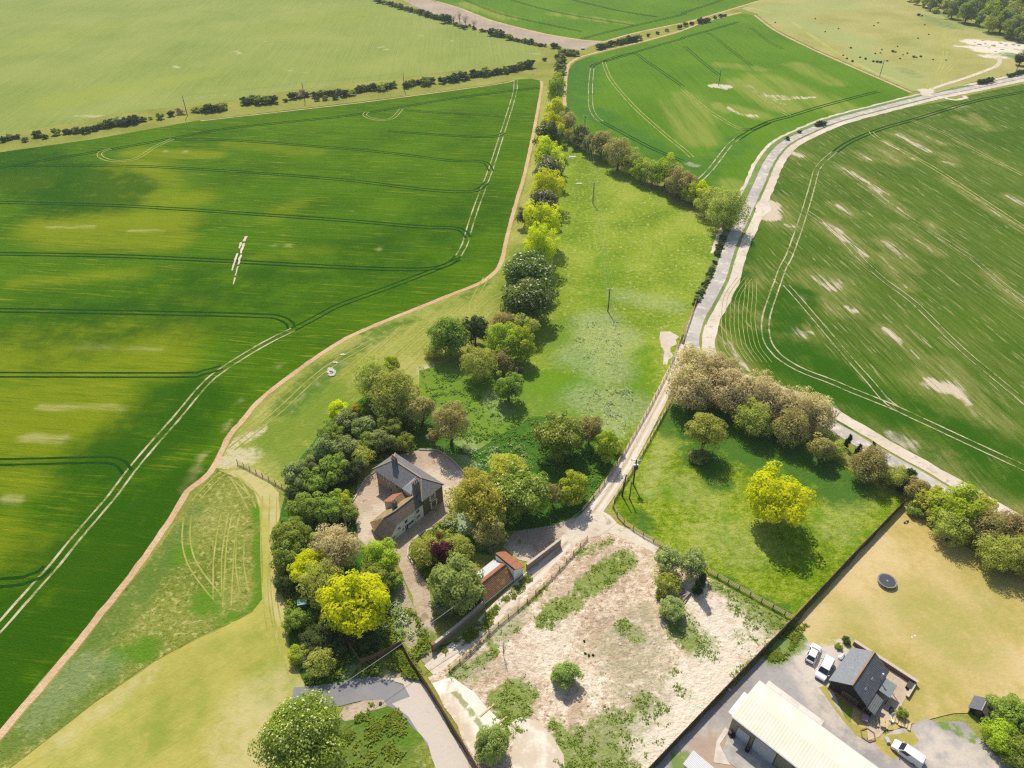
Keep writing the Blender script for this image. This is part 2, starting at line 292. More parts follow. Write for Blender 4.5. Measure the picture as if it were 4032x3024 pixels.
sheet('field',tl(0,0,[(-400,1070),(0,987),(600,903),(1300,778),(2212,673)])+tl(1,0,[(500,612),(1000,542),(1120,519),(1230,509),(1286,522),(1288,570),(1240,840),(1180,1120),(1130,1290),(1070,1510),(1042,1640)])+tl(1,1,[(1030,30),(1000,85),(900,165),(700,245),(400,365),(180,455),(0,540)])+tl(0,1,[(1990,685),(1700,905),(1550,1075),(1480,1155),(1350,1395),(1200,1515),(1130,1640)])+tl(0,2,[(1110,20),(890,330),(590,700),(340,1010),(0,1405),(-400,1850)])+[(-330,1500),(-330,700)],m_left,3,.25,
 {'R':[(285,375,290,420,16,1.0),(290,330,460,335,6,.8),(110,490,360,480,11,1.0),(120,515,370,520,8,.8),(10,390,70,395,8,.7),(280,440,420,430,9,.7),(40,610,300,590,4,.6),(20,765,330,745,13,.95),(60,800,370,790,7,.8),(0,860,230,840,7,.8),(10,920,210,900,10,1.0),(0,960,160,965,5,.8),(0,1040,60,1040,5,.7),(0,1130,50,1160,4,.6),(0,1050,130,1048,3,.6),(0,1180,60,1195,6,.7),(380,640,480,650,4,.4),(560,560,700,540,5,.4),(500,310,680,330,6,.5),(590,470,640,440,6,.5),(110,1280,230,1200,4,.4)],
  'G':[(105,490,200,489,1.2,.7),(280,497,360,496,1.2,.7),(25,950,140,951,1.0,.9),(0,1076,60,1077,1.0,.8),(80,880,280,880,1.2,.7),(130,745,350,752,1.6,.6),(555,527,700,534,.6,.8),(355,325,358,328,1.6,.8),(77,386,90,388,1.2,.9),(318,393,322,395,1.4,.8),(812,535,818,540,1.6,.9),(400,325,405,326,1,.8)]+[(440,985,470,960,.7,.9),(395,1065,430,1010,.8,1.0),(410,1020,500,910,.6,.8),(370,1090,395,1050,.8,1.0),(300,1140,330,1110,.6,.6),(520,870,565,812,.6,.8),(540,850,640,760,.4,.7)],
  'B':[(0,345,230,420,20,.9),(150,440,240,400,14,.9),(150,700,560,620,25,.6),(250,1000,400,880,14,.8),(0,1500,300,1150,20,.9),(700,600,1000,480,30,.5)]})
# --- field edges of bare earth
S=Strips()
S.add(tl(1,0,[(1294,525),(1297,575),(1247,850),(1187,1130),(1136,1300),(1078,1520),(1048,1659)])+tl(1,1,[(1036,38),(1008,92),(905,173),(700,255),(400,375),(180,465),(0,552)])+tl(0,1,[(1994,695),(1706,915),(1556,1085),(1487,1165),(1360,1405),(1212,1528),(1142,1650)])+tl(0,2,[(900,345),(610,715),(360,1025),(12,1430),(-400,1890)]),1.5,0,.35,2)
S.add(tl(0,0,[(1300,783),(2212,680)])+tl(1,0,[(500,616),(1000,547),(1120,522)]),1.1,0,.5)
S.add(tl(1,0,[(1690,268),(1560,260),(1300,216),(1000,141),(900,106),(760,51),(620,10)]),2.5,0,.5)
S.add(tl(2,0,[(465,98),(600,198),(830,314),(1040,408),(1280,512),(1480,600)]),1.8,0,.5)
S.add(tl(1,0,[(1448,700),(1447,600),(1466,440),(1510,390),(1610,352),(2000,257),(2212,196)])+tl(2,0,[(150,138),(380,80)]),2.0,0,.4)
S.add(tl(1,0,[(1690,275),(1900,215),(2212,150)])+tl(2,0,[(0,155),(250,80),(480,10),(600,-30)]),2.2,0,.4)
S.build('field_edge',m_earth)
# --- wheel tracks
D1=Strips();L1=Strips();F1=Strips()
head=[(1114,173),(1113,195),(1105,225),(1095,257),(1078,310),(1062,360),(1045,405),(1028,450),(1012,500),(1004,528),(990,553),(974,567),(951,578),(900,598),(837,622),(737,658),(690,682),(633,712),(567,745),(483,797),(440,833),(377,908),(327,964),(283,1017),(247,1066),(210,1110),(167,1160),(110,1230),(77,1267),(0,1354),(-60,1420)]
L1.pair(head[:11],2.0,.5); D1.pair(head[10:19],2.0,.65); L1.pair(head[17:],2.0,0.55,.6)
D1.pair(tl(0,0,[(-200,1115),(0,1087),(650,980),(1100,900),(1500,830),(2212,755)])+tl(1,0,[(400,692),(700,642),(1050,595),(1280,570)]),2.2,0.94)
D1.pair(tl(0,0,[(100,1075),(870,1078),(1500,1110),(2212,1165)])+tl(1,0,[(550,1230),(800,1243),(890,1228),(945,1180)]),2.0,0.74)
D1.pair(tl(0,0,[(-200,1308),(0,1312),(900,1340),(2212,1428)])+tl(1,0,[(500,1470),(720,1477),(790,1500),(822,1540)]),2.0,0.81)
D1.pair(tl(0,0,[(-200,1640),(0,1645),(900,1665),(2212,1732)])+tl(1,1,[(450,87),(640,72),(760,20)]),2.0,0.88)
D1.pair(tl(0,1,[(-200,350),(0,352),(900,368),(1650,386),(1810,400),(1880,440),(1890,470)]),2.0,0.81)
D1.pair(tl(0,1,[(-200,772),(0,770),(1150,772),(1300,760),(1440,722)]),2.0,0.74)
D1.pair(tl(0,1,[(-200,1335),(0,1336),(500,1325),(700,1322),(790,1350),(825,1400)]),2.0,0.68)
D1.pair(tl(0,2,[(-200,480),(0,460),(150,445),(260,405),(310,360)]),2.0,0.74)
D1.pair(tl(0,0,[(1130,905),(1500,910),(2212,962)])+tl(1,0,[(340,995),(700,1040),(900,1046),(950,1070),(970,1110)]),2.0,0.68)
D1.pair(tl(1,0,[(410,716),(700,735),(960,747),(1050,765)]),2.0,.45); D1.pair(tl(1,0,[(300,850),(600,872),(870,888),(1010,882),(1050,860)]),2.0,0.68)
F1.pair(tl(0,0,[(1120,900),(1000,955),(900,1020),(820,1042),(720,1042),(650,1015),(655,985),(720,965)]),1.9,.4)
F1.pair(tl(1,0,[(390,705),(340,760),(280,778),(200,770),(150,745),(170,725)]),1.9,.4)
# right top field
L1.pair(tl(1,0,[(1626,440),(1620,500),(1615,560),(1618,690),(1650,760),(1690,790)]),2.3,0.44,.6)
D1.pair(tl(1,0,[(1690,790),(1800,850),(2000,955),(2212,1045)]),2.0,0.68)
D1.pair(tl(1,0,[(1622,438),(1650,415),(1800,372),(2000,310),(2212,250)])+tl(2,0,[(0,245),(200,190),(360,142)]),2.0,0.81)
F1.pair(tl(1,0,[(1700,400),(1720,460),(1760,535),(1900,695),(2100,875),(2212,965)])+tl(2,0,[(60,1020)]),2.0,.45)
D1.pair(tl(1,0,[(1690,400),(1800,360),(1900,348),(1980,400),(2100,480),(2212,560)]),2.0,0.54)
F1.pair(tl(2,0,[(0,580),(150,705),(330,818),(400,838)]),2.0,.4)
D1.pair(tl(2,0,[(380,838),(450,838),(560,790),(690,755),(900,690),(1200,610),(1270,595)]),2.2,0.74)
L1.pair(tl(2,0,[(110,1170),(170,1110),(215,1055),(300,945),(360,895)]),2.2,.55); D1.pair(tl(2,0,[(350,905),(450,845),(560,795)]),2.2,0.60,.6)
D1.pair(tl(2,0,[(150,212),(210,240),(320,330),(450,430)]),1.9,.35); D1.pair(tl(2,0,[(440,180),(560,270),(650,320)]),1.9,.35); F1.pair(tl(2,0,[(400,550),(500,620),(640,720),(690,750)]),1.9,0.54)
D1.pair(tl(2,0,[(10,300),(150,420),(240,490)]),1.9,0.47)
# far field
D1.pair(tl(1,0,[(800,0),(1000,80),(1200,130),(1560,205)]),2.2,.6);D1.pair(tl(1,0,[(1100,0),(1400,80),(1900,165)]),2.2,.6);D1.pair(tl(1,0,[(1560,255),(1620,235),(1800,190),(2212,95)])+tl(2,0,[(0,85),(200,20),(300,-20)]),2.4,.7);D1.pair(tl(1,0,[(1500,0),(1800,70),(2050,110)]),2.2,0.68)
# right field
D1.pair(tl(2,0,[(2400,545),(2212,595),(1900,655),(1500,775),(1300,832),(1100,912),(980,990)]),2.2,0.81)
rh=tl(2,0,[(985,985),(930,1030),(870,1100),(838,1210),(800,1340),(755,1480),(690,1659)])+tl(2,1,[(650,75),(615,170),(570,300),(545,380),(535,450),(545,540),(575,600),(620,650),(700,705),(800,755),(960,815),(1100,875),(1350,975),(1600,1090),(1900,1230),(2212,1375),(2600,1570)])
L1.pair(rh,2.2,0.46,.6)
L1.pair(tl(2,1,[(670,190),(760,290),(900,455),(1100,690),(1200,800),(1300,920),(1380,985),(1450,1020)]),2.0,0.37,.6)
L1.pair(tl(2,0,[(960,1050),(1030,1095),(1100,1155),(1250,1265),(1400,1372),(1600,1500),(1860,1665)])+tl(2,1,[(2030,150),(2212,290),(2500,510)]),2.0,0.30,.6)
L1.pair(tl(2,0,[(800,1370),(900,1440),(1050,1570),(1130,1655)])+tl(2,1,[(1300,155),(1500,305),(1800,600),(2212,945),(2500,1200)]),2.0,0.33,.6)
F1.pair(tl(2,0,[(1220,855),(1280,905),(1600,1075),(1900,1270),(2212,1475),(2500,1640)]),2.0,.5)
F1.pair(tl(2,0,[(1480,780),(1700,870),(2000,1030),(2212,1140)]),1.9,.4)
for k in range(9):   # drill rows showing as fine pale lines on the bend
    q=tl(2,1,[(360+22*k-60*(k>4),130+5*k),(300+26*k-30,260),(262+27*k-10,400),(255+28*k,500),(275+29*k,600),(330+31*k,690)])
    F1.add(q,.16,0,.9,1.5)
WM=Strips(); WM.add([(531,511),(528,522)],1.1,0,.9,.7).add([(527,526),(521,548)],.8,0,1.1,.7).add([(520,551),(515,572)],.65,0,1.1,.7).add([(514,576),(509,596)],.55,0,1.1,.7).add([(508,600),(504,615)],.4,0,1,.7).add([(521,524),(517,537)],.6,0,.9,1).add([(513,548),(507,566),(502,585)],.6,0,.9,1); WM.build('bare_mark',m_track)
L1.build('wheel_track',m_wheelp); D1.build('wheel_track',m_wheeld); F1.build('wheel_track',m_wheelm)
# --- top right meadow
sheet('meadow',tl(2,0,[(480,10),(600,-60),(1400,-60),(1700,100),(2000,210),(2500,380),(2500,420),(2212,470),(1900,530),(1620,608),(1560,600),(1480,590),(1280,505),(1040,398),(830,305),(600,190),(480,92),(380,60)]),ground('dry_meadow',[(.28,.28,.075),(.37,.35,.11),(.44,.40,.155)],.5,.03,.5,masks={'R':((.33,.37,.13),.7,.15,.35,0),'G':((.74,.66,.54),.9,.3,.2,0),'B':((.15,.25,.08),.85,.25,.3,0)},bump=.3),4,1,
 {'R':[(1660,30,1850,90,16,.9),(1850,110,1960,185,10,.9),(1700,20,1800,10,30,.7),(1980,90,2000,190,8,.5)],
  'G':[(2110,92,2195,100,9,1.1),(2130,108,2175,112,9,1.2),(2070,100,2095,102,3,1.0),(2130,122,2160,124,5,.8),(2000,198,2008,203,3,1.2),(2180,95,2215,100,6,.9)],
  'B':[(2050,30,2200,85,12,.9),(2000,35,2060,60,10,.6),(1950,150,1980,165,6,.5),(2180,118,2205,125,6,.9)]})
TR=Strips(); TR.add(tl(2,0,[(1585,600),(1620,575),(1700,548),(1850,500),(1960,460),(2030,430),(2055,400),(2050,370)]),2.6,0,.3); TR.add(tl(2,0,[(1545,575),(1570,600),(1590,625)]),6,0,.3);TR.add(tl(2,0,[(1610,585),(1585,605),(1590,625)]),4,0,.2)
TR.add(tl(2,0,[(1700,640),(1760,650),(1840,635)]),2.6,0,.7)
TR.add(tl(2,0,[(1840,635),(1820,622)]),2.6,0,.7)
TR.build('chalk_track',m_track)
PT=Strips(); PT.add(tl(2,0,[(380,45),(480,62),(600,95),(720,150),(860,250),(1000,340),(1200,450),(1400,530),(1540,580)]),3.0,0,.3)
PT.pair(tl(2,0,[(1590,570),(1640,500),(1690,400),(1700,300),(1680,210)]),2.2,.8);PT.pair(tl(2,0,[(1600,575),(1700,470),(1780,400)]),2.2,.6)
PT.build('grass_path',ground('worn_grass',[(.30,.32,.07),(.38,.38,.11),(.46,.44,.17)],.6,.05,.5,bump=.1))
ZC[0]=.022
# --- margins, meadow, paddock
sheet('grass_margin',tl(1,0,[(1310,560),(1285,760),(1220,1100),(1160,1320),(1060,1659)])+[(1080,575),(1055,597),(985,632),(890,668),(790,705),(735,742),(665,785),(600,845),(556,895),(520,925),(485,980),(465,1010),(520,1020),(625,1062),(650,1030),(700,960),(760,900),(830,850),(900,830),(945,810),(930,740),(990,690),(1050,690),(1090,640),(1130,560),(1170,420),(1195,260),(1200,180)],m_mead2,2.5,.4,
 {'R':[(600,950,700,850,7,.9),(640,1000,740,850,6,.8),(1090,640,1130,540,5,.8),(840,700,1000,650,4,.5)],'G':[(925,800,940,830,3,.9),(470,1000,540,985,3,.8),(495,965,560,930,1.6,.8),(560,930,760,770,.8,.7)],'B':[(620,880,700,800,5,.7),(720,790,830,715,3,.7),(1010,640,1060,600,3,.6),(780,720,900,690,2,.7)]})
lane_w=tl(1,1,[(2212,505),(2085,800),(1985,1000),(1810,1300),(1690,1490),(1570,1659)])
sheet('meadow',tl(1,0,[(1440,905),(1470,905),(1560,950),(1700,1035),(1900,1150),(2070,1260),(2212,1350)])+tl(2,0,[(50,1390),(180,1470),(270,1530),(240,1600),(200,1659)])+tl(2,1,[(130,200),(60,330),(-10,500)])+lane_w+[(1240,1130),(1140,1135),(1040,1090),(1000,1030),(950,985),(905,900),(905,800),(950,790),(1080,720),(1180,640),(1205,500),(1212,330)],m_meadow,1.8,.4,
 {'R':[(1170,830,1240,830,7,.9),(1250,770,1230,850,5,.8),(1390,760,1380,860,5,.6),(1290,640,1320,560,8,.5),(1250,540,1240,400,6,.3)],
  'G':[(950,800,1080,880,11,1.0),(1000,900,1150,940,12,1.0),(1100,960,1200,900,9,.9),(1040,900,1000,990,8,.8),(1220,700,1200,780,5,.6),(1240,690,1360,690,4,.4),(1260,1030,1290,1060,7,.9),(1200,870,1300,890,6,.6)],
  'B':[(1290,700,1310,800,9,.62),(1250,770,1340,730,8,.6),(1270,860,1360,880,8,.6),(1080,990,1140,985,5,.6),(1330,900,1320,930,4,.7),(1350,640,1450,660,6,.5),(1020,1000,1010,960,4,.6),(1060,860,1080,890,4,.5)]})
sheet('chalk_scrape',tl(1,1,[(2080,480),(2120,500),(2180,520),(2150,620),(2110,700),(2075,700),(2090,620),(2060,560)]),m_track,None,1.6)
sheet('paddock',tl(2,1,[(-60,960),(60,900),(300,940),(700,1120),(1100,1400),(1440,1580)])+[(1948,1088),(1705,1340),(1660,1318),(1560,1262),(1500,1228)]+[(1455,1195),(1400,1165),(1345,1125),(1322,1098),(1330,1070),(1400,930)],m_padd,1.8,.4,
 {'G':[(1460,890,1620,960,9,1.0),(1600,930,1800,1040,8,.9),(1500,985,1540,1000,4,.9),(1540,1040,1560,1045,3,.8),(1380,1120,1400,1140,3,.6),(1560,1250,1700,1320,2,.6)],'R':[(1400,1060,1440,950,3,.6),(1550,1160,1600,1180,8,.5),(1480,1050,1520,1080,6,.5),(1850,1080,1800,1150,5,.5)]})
# --- unmown triangle and mown lawn
sheet('unmown_grass',[(465,1012),(500,1020),(545,1060),(560,1100),(565,1200),(566,1293),(545,1320),(500,1345),(430,1375),(330,1430),(200,1520),(40,1645),(-120,1760),(-160,1720),(0,1600),(120,1465),(210,1350),(310,1225),(400,1105)],m_tri,1.5,.25,
 {'R':[(562,1100,565,1290,1.6,.9),(480,1345,540,1315,1.6,.7),(440,1300,452,1305,3,.9),(375,1200,395,1200,3,.8),(260,1420,310,1405,3,.8)],'G':[(30,1590,330,1240,4,.8),(330,1240,420,1100,2.5,.7),(120,1540,200,1470,6,.7)],'B':[(130,1490,180,1450,4,.9),(90,1540,120,1510,4,.7),(220,1430,240,1440,3,.6)]})
sheet('mown_lawn',[(470,1015),(560,1015),(602,1065),(604,1110),(598,1200),(605,1270),(620,1320),(622,1380),(640,1450),(660,1480),(665,1540),(600,1700),(500,1760),(0,1900),(-120,1765),(40,1648),(200,1523),(330,1433),(430,1378),(500,1348),(545,1323),(568,1294),(567,1200),(562,1100),(548,1062),(520,1035)],m_mown,2.0,.25,
 {'R':[(520,1025,590,1070,3,.9),(575,1080,600,1120,2,.8),(600,1290,620,1330,2,.9),(560,1530,650,1490,6,.8),(540,1640,600,1560,6,.8),(120,1610,330,1450,2,.6),(480,1600,520,1600,4,.5),(590,1100,585,1300,1,.6)],'G':[(330,1600,340,1520,2,.7),(400,1560,420,1500,5,.5),(560,1400,600,1480,5,.5),(200,1640,300,1580,8,.5),(430,1420,560,1360,4,.4)]})
W2=Strips()
for q in [[(405,1115),(402,1165),(412,1210),(440,1255),(470,1290)],[(485,1110),(478,1150),(470,1210),(470,1290)],[(510,1110),(500,1160),(495,1220),(490,1310)],[(545,1100),(530,1070),(505,1030)],[(420,1085),(450,1050),(480,1022)],[(560,1090),(540,1060),(500,1025)],[(520,1160),(518,1220),(528,1280)]]: W2.pair(q,1.6,.28,.6)
for q in [[(590,1075),(588,1200),(590,1300),(610,1390),(640,1470)],[(575,1070),(572,1180),(578,1300),(590,1380)]]: W2.pair(q,1.6,.25,.6)
for q in [[(1165,520),(1120,610),(1060,650),(1020,690)],[(1180,200),(1178,300),(1160,420),(1140,500)],[(1050,600),(1020,660),(1030,690)],[(500,970),(600,890),(700,800),(800,740)]]: W2.pair(q,1.8,.35,.6)
W2.build('wheel_track',ground('flattened_grass',[(.24,.27,.04),(.34,.33,.08),(.42,.38,.13)],.5,.2,.6,bump=.1,lo=.4,hi=.60))
# --- house surroundings
sheet('undergrowth',[(612,1080),(640,1000),(720,900),(800,850),(900,850),(960,940),(1030,1000),(1040,1060),(985,1110),(980,1180),(1060,1200),(1090,1150),(1180,1140),(1262,1105),(1340,975),(1330,940),(1240,905),(1150,900),(1010,985),(960,975),(900,985)]+[(770,1010),(770,1170),(870,1250),(900,1330),(935,1400),(990,1380),(960,1405),(930,1450),(880,1395),(868,1386),(780,1432),(840,1440),(900,1465),(820,1480),(720,1490),(660,1482),(625,1400),(620,1310),(602,1250),(598,1150)],m_lush,1.5,.4,
 {'B':[(845,1270,870,1340,4,.8),(960,1110,1000,1130,3,.9),(850,1340,880,1370,4,.7)],'R':[(905,1360,950,1340,4,.9),(820,1450,880,1410,4,.8),(800,1390,850,1370,4,.3)],'G':[(880,1280,920,1400,2.6,.8),(890,1330,915,1420,2.4,.9),(850,1480,880,1465,3,.9),(740,1460,800,1440,2,.5),(1060,1160,1100,1190,4,.6)]})
sheet('forecourt',[(815,1015),(850,985),(905,972),(945,972),(975,990),(1020,1035),(1022,1045),(985,1075),(978,1104),(956,1122),(922,1147),(902,1157),(884,1180),(884,1205),(900,1225),(925,1270),(935,1330),(945,1405),(900,1420),(905,1350),(890,1290),(875,1255),(850,1195),(800,1190),(775,1165),(765,1110),(762,1060)],m_yard,1.2,.3,
 {'G':[(840,1110,790,1140,4,.8),(940,1030,970,1060,4,.7)],'R':[(900,1360,940,1380,1.4,.7),(885,1290,900,1330,1,.5),(930,1400,945,1420,1.5,.8)]})
sheet('yard',[(1085,1180),(1110,1150),(1190,1135),(1260,1112),(1300,1090),(1262,1160),(1210,1175),(1150,1215),(1120,1210)],m_yard,1.2,.3,{'G':[(1115,1195,1145,1215,2.5,1.1),(1230,1130,1270,1120,3,.9)],'R':[(1120,1175,1125,1180,1,1.0),(1080,1180,1100,1190,2,.6)]})
# --- lane, roads
R1=Strips()
road=tl(2,0,[(2900,350),(2212,497),(1900,563),(1580,628),(1300,698),(1000,778),(800,858),(655,935),(565,1040),(500,1180),(440,1310),(390,1420),(330,1540),(285,1659)])+tl(2,1,[(235,150),(155,300),(85,430),(60,560),(100,680),(250,800),(500,900),(800,1000),(1000,1120),(1250,1270),(1500,1410),(1750,1560),(2212,1830),(2900,2180)])
V=Strips()
V.add([(x,y) for x,y in road],3.8,4.7,.3)
V.add([(x,y) for x,y in road[:14]],3.0,-4.6,.6)
V.build('chalk_verge',m_track)
GV=Strips(); GV.add(road[2:15],2.4,-3.4,.3); GV.add(road[3:17],.9,2.75,.5); GV.build('grass_verge',ground('verge_grass',[(.12,.19,.05),(.18,.25,.07),(.27,.33,.12)],.8,.1,.6,bump=.3))
R1.add(road,4.2,0,.08); R1.build('road',m_worn)
sheet('chalk_layby',tl(2,0,[(470,1340),(500,1300),(560,1310),(572,1370),(520,1410),(470,1400)]),m_track,None,.6)
LN=Strips()
LN.add([(1480,745),(1462,790)]+tl(1,1,[(2110,840),(2050,960),(1960,1130),(1890,1260),(1790,1430),(1640,1650)])+tl(1,2,[(1530,120),(1330,340),(1100,555),(900,770),(720,920),(580,1040)]),3.7,0,.1)
LN.add(tl(1,2,[(1560,60),(1700,110),(1850,170),(2030,270)]),5.2,0,.2)
LN.build('lane',m_track)
RT=Strips(); RT.pair([(1480,748),(1462,790)]+tl(1,1,[(2110,840),(2050,960),(1960,1130),(1890,1260),(1790,1430),(1640,1650)])+tl(1,2,[(1530,120),(1330,340),(1100,555),(900,770),(720,920),(580,1040)]),1.7,.55,.5); RT.build('wheel_rut',ground('dusty_rut',[(.60,.51,.41),(.70,.61,.50),(.76,.68,.57)],.6,.1,.5,bump=.05))
MR=Strips(); MR.add([(1480,748),(1462,790)]+tl(1,1,[(2110,840),(2050,960),(1960,1130),(1890,1260),(1790,1430),(1640,1650)])+tl(1,2,[(1530,120),(1330,340),(1100,555),(900,770)]),.5,0,1.0); MR.build('lane_crown',ground('lane_grit',[(.36,.31,.19),(.48,.40,.28),(.60,.51,.38)],.5,.15,.6,bump=.08))
sheet('lane_junction',tl(1,2,[(1600,20),(1690,-10),(1830,110),(1760,190),(1590,170),(1480,220),(1440,160)]),m_track,None,.5)
YL=Strips(); YL.add(tl(1,2,[(-320,1215),(-150,1200),(0,1180),(150,1145),(300,1170),(420,1230),(520,1330),(700,1560),(800,1720)]),4.4,0,.08,1.5); YL.build('access_road',m_tar)
sheet('gravel_apron',tl(1,2,[(270,1080),(470,1060),(500,1080),(640,1290),(870,1680),(900,1760),(640,1760),(560,1500),(430,1330),(330,1250),(440,1200),(400,1120)]),m_gravel,1.2,.4,{'R':[(880,1480,990,1640,5,1.2),(860,1460,880,1420,4,1.0),(905,1560,930,1640,4,.9)]})
sheet('grass_bank',tl(1,2,[(-60,1400),(-100,1800),(560,1800),(600,1620),(520,1450),(330,1265),(200,1215),(0,1280)]),m_tri,1.2,.4,{'R':[(800,1530,860,1560,5,.9)],'G':[(770,1640,830,1580,5,.9),(800,1600,860,1560,3,.9),(740,1570,780,1560,4,1.0),(860,1640,880,1660,3,.7)],'B':[]})
sheet('mulch',tl(1,2,[(-20,1330),(20,1270),(150,1225),(270,1220),(300,1260),(180,1290),(80,1340),(20,1360)]),m_yard,None,.4)
# --- building site
LP=[(1248,1168),(1310,1150),(1350,1165),(1420,1195),(1500,1235),(1560,1262),(1660,1320),(1705,1342),(1620,1430),(1405,1660),(1330,1740),(1020,1740),(1010,1620),(985,1570),(925,1465),(960,1445),(970,1438),(1100,1320)]
SITE_R=[(1300,1240,1350,1210,2.6,.9),(1265,1270,1310,1240,2.6,.9),(1190,1320,1240,1300,2.2,.85),(1175,1345,1200,1330,2,.9),(1120,1320,1180,1270,.8,.7),(1030,1435,1065,1410,1.2,.9),(985,1455,1000,1450,1.5,1.1),(1100,1560,1115,1500,3.0,1.0),(1070,1510,1100,1555,1.6,.9),(1110,1480,1150,1500,1.5,.7),(1345,1355,1375,1375,1.8,.9),(1470,1360,1520,1400,3,1.0),(1455,1320,1500,1370,2.4,.95),(1590,1310,1690,1345,2,.9),(1540,1265,1640,1315,1.5,.85),(1630,1350,1690,1330,2.5,.8),(1265,1640,1330,1660,5,1.0),(1200,1570,1240,1640,1.6,.8),(1290,1590,1330,1560,3,.75),(1340,1600,1380,1560,3,.7),(1390,1520,1430,1545,2,1.0),(1470,1490,1490,1500,1.2,.9),(1590,1460,1640,1430,1.2,.9),(1380,1640,1420,1600,1.2,.6),(1250,1200,1320,1170,1.2,.6),(1060,1385,1120,1350,1.5,.6),(1600,1380,1690,1345,3,.6),(1430,1470,1470,1440,1.2,.5)]
sheet('building_site',LP,m_site,1.0,.3,
 {'R':SITE_R,
  'G':[(1500,1500,1560,1450,5,.9),(1440,1620,1560,1520,6,1.0),(1140,1430,1200,1380,5,.5),(1540,1330,1600,1380,6,.7)],
  'B':[(1340,1400,1385,1490,6,.6),(1385,1340,1400,1410,5,.6),(1080,1360,1110,1330,3,.8),(1000,1450,1040,1430,3,.6),(1290,1600,1350,1560,5,.5)]})
sheet('concrete_slab',tl(1,2,[(590,1110),(720,1070),(860,1170),(940,1270),(1030,1350),(1060,1410),(960,1440),(900,1560),(860,1590),(780,1440),(640,1200)]),m_concr,1.0,.25,{'G':[(985,1500,1040,1570,.5,1.0),(970,1490,990,1500,.4,.9)],'R':[(960,1530,1010,1620,2.5,.8),(970,1480,990,1510,1,.6)]})
sheet('concrete_slab',tl(1,2,[(1085,1400),(1150,1350),(1270,1355),(1380,1450),(1430,1570),(1420,1640),(1390,1700),(1350,1800),(1130,1800)]),m_concr,1.0,1.5,{'R':[(1130,1590,1150,1640,2.5,.7),(1200,1640,1210,1630,2,.8),(1200,1570,1215,1650,1.8,1.0),(1150,1556,1190,1560,1.4,1.0),(1100,1572,1115,1640,1.5,.9)]})
# --- right hand garden and yard
sheet('dry_lawn',[(1950,1093),(2000,1105),(2080,1180),(2212,1240),(2500,1400),(2500,1700),(2212,1640),(2120,1545),(2060,1540),(1990,1560),(1900,1580),(1840,1580),(1850,1480),(1790,1410),(1735,1390),(1715,1350)],m_lawn,1.8,.4,
 {'R':[(1890,1180,1910,1200,5,.8),(1830,1230,1900,1300,8,.7),(1740,1370,1780,1340,4,.8),(2050,1390,2200,1480,8,.6),(2050,1290,2060,1330,8,.5)],'G':[(1830,1400,1880,1390,3,.9),(1930,1430,1970,1500,3,.9),(2010,1330,2060,1370,8,.8),(2140,1250,2170,1320,8,.6),(1850,1330,1800,1390,4,.6),(1990,1530,2030,1480,5,.6)],'B':[(1790,1395,1830,1385,1.6,.6),(2150,1600,2160,1620,1.5,.4)]})
sheet('gravel_yard',[(1712,1352),(1735,1372),(1755,1400),(1800,1395),(1830,1400),(1850,1420),(1800,1500),(1830,1560),(1905,1590),(1960,1570),(2000,1555),(2080,1560),(2110,1590),(2150,1630),(2230,1665),(2300,1760),(1360,1760),(1410,1662)],m_gravel,1.5,.4,
 {'R':[(1740,1420,1780,1480,4,.9),(1780,1400,1830,1400,3,.9),(1760,1520,1850,1600,2,.6),(1930,1600,2000,1650,4,.6),(2020,1620,2120,1650,4,.7),(1560,1640,1620,1659,6,.6)],'G':[(1700,1380,1745,1350,2.2,1.0),(1670,1420,1715,1390,2,.9),(1900,1600,1960,1590,1.5,.3),(2060,1575,2110,1600,.8,1.0),(2030,1565,2055,1570,.8,.9),(1475,1650,1490,1660,2,1.0)],'B':[(1560,1640,1640,1700,5,.9),(1500,1640,1540,1600,3,.4)]})
sheet('dry_grass',[(1860,1560),(1915,1590),(1970,1580),(1985,1600),(1960,1625),(1930,1640),(1905,1625),(1870,1585)],m_lawn,1.0,.4,{'G':[(1900,1590,1960,1600,2,.8)]})
sheet('grass_strip',[(1770,1485),(1800,1530),(1850,1590),(1870,1600),(1880,1580),(1830,1560),(1800,1520),(1785,1480)],m_lawn,.8,.3,{'G':[(1770,1485,1870,1600,3,1.0)]})
#GROUND_END
# ---------------------------------------------------------------- foliage
def quads_mesh(name,cen,nrm,size,tint,mat,asp=None):
    n=len(cen); nrm=nrm/np.maximum(np.linalg.norm(nrm,axis=1,keepdims=True),1e-6)
    ref=rng.normal(size=(n,3)); t=np.cross(nrm,ref); t/=np.maximum(np.linalg.norm(t,axis=1,keepdims=True),1e-6); b=np.cross(nrm,t)
    s=size[:,None]*.5; a=(asp[:,None] if asp is not None else rng.uniform(.55,.9,(n,1)))
    v=np.empty((n,4,3)); v[:,0]=cen-t*s; v[:,1]=cen-b*s*a+nrm*s*.25; v[:,2]=cen+t*s; v[:,3]=cen+b*s*a-nrm*s*.1
    me=bpy.data.meshes.new(name); me.vertices.add(4*n); me.vertices.foreach_set('co',v.ravel())
    me.loops.add(4*n); me.loops.foreach_set('vertex_index',np.arange(4*n)); me.polygons.add(n); me.polygons.foreach_set('loop_start',np.arange(n)*4)
    me.update(calc_edges=True)
    c=np.ones((n,4,4),np.float32); c[:,:,:3]=tint[:,None,:]
    at=me.color_attributes.new('tint','FLOAT_COLOR','POINT'); at.data.foreach_set('color',c.ravel()); me.materials.append(mat); return me
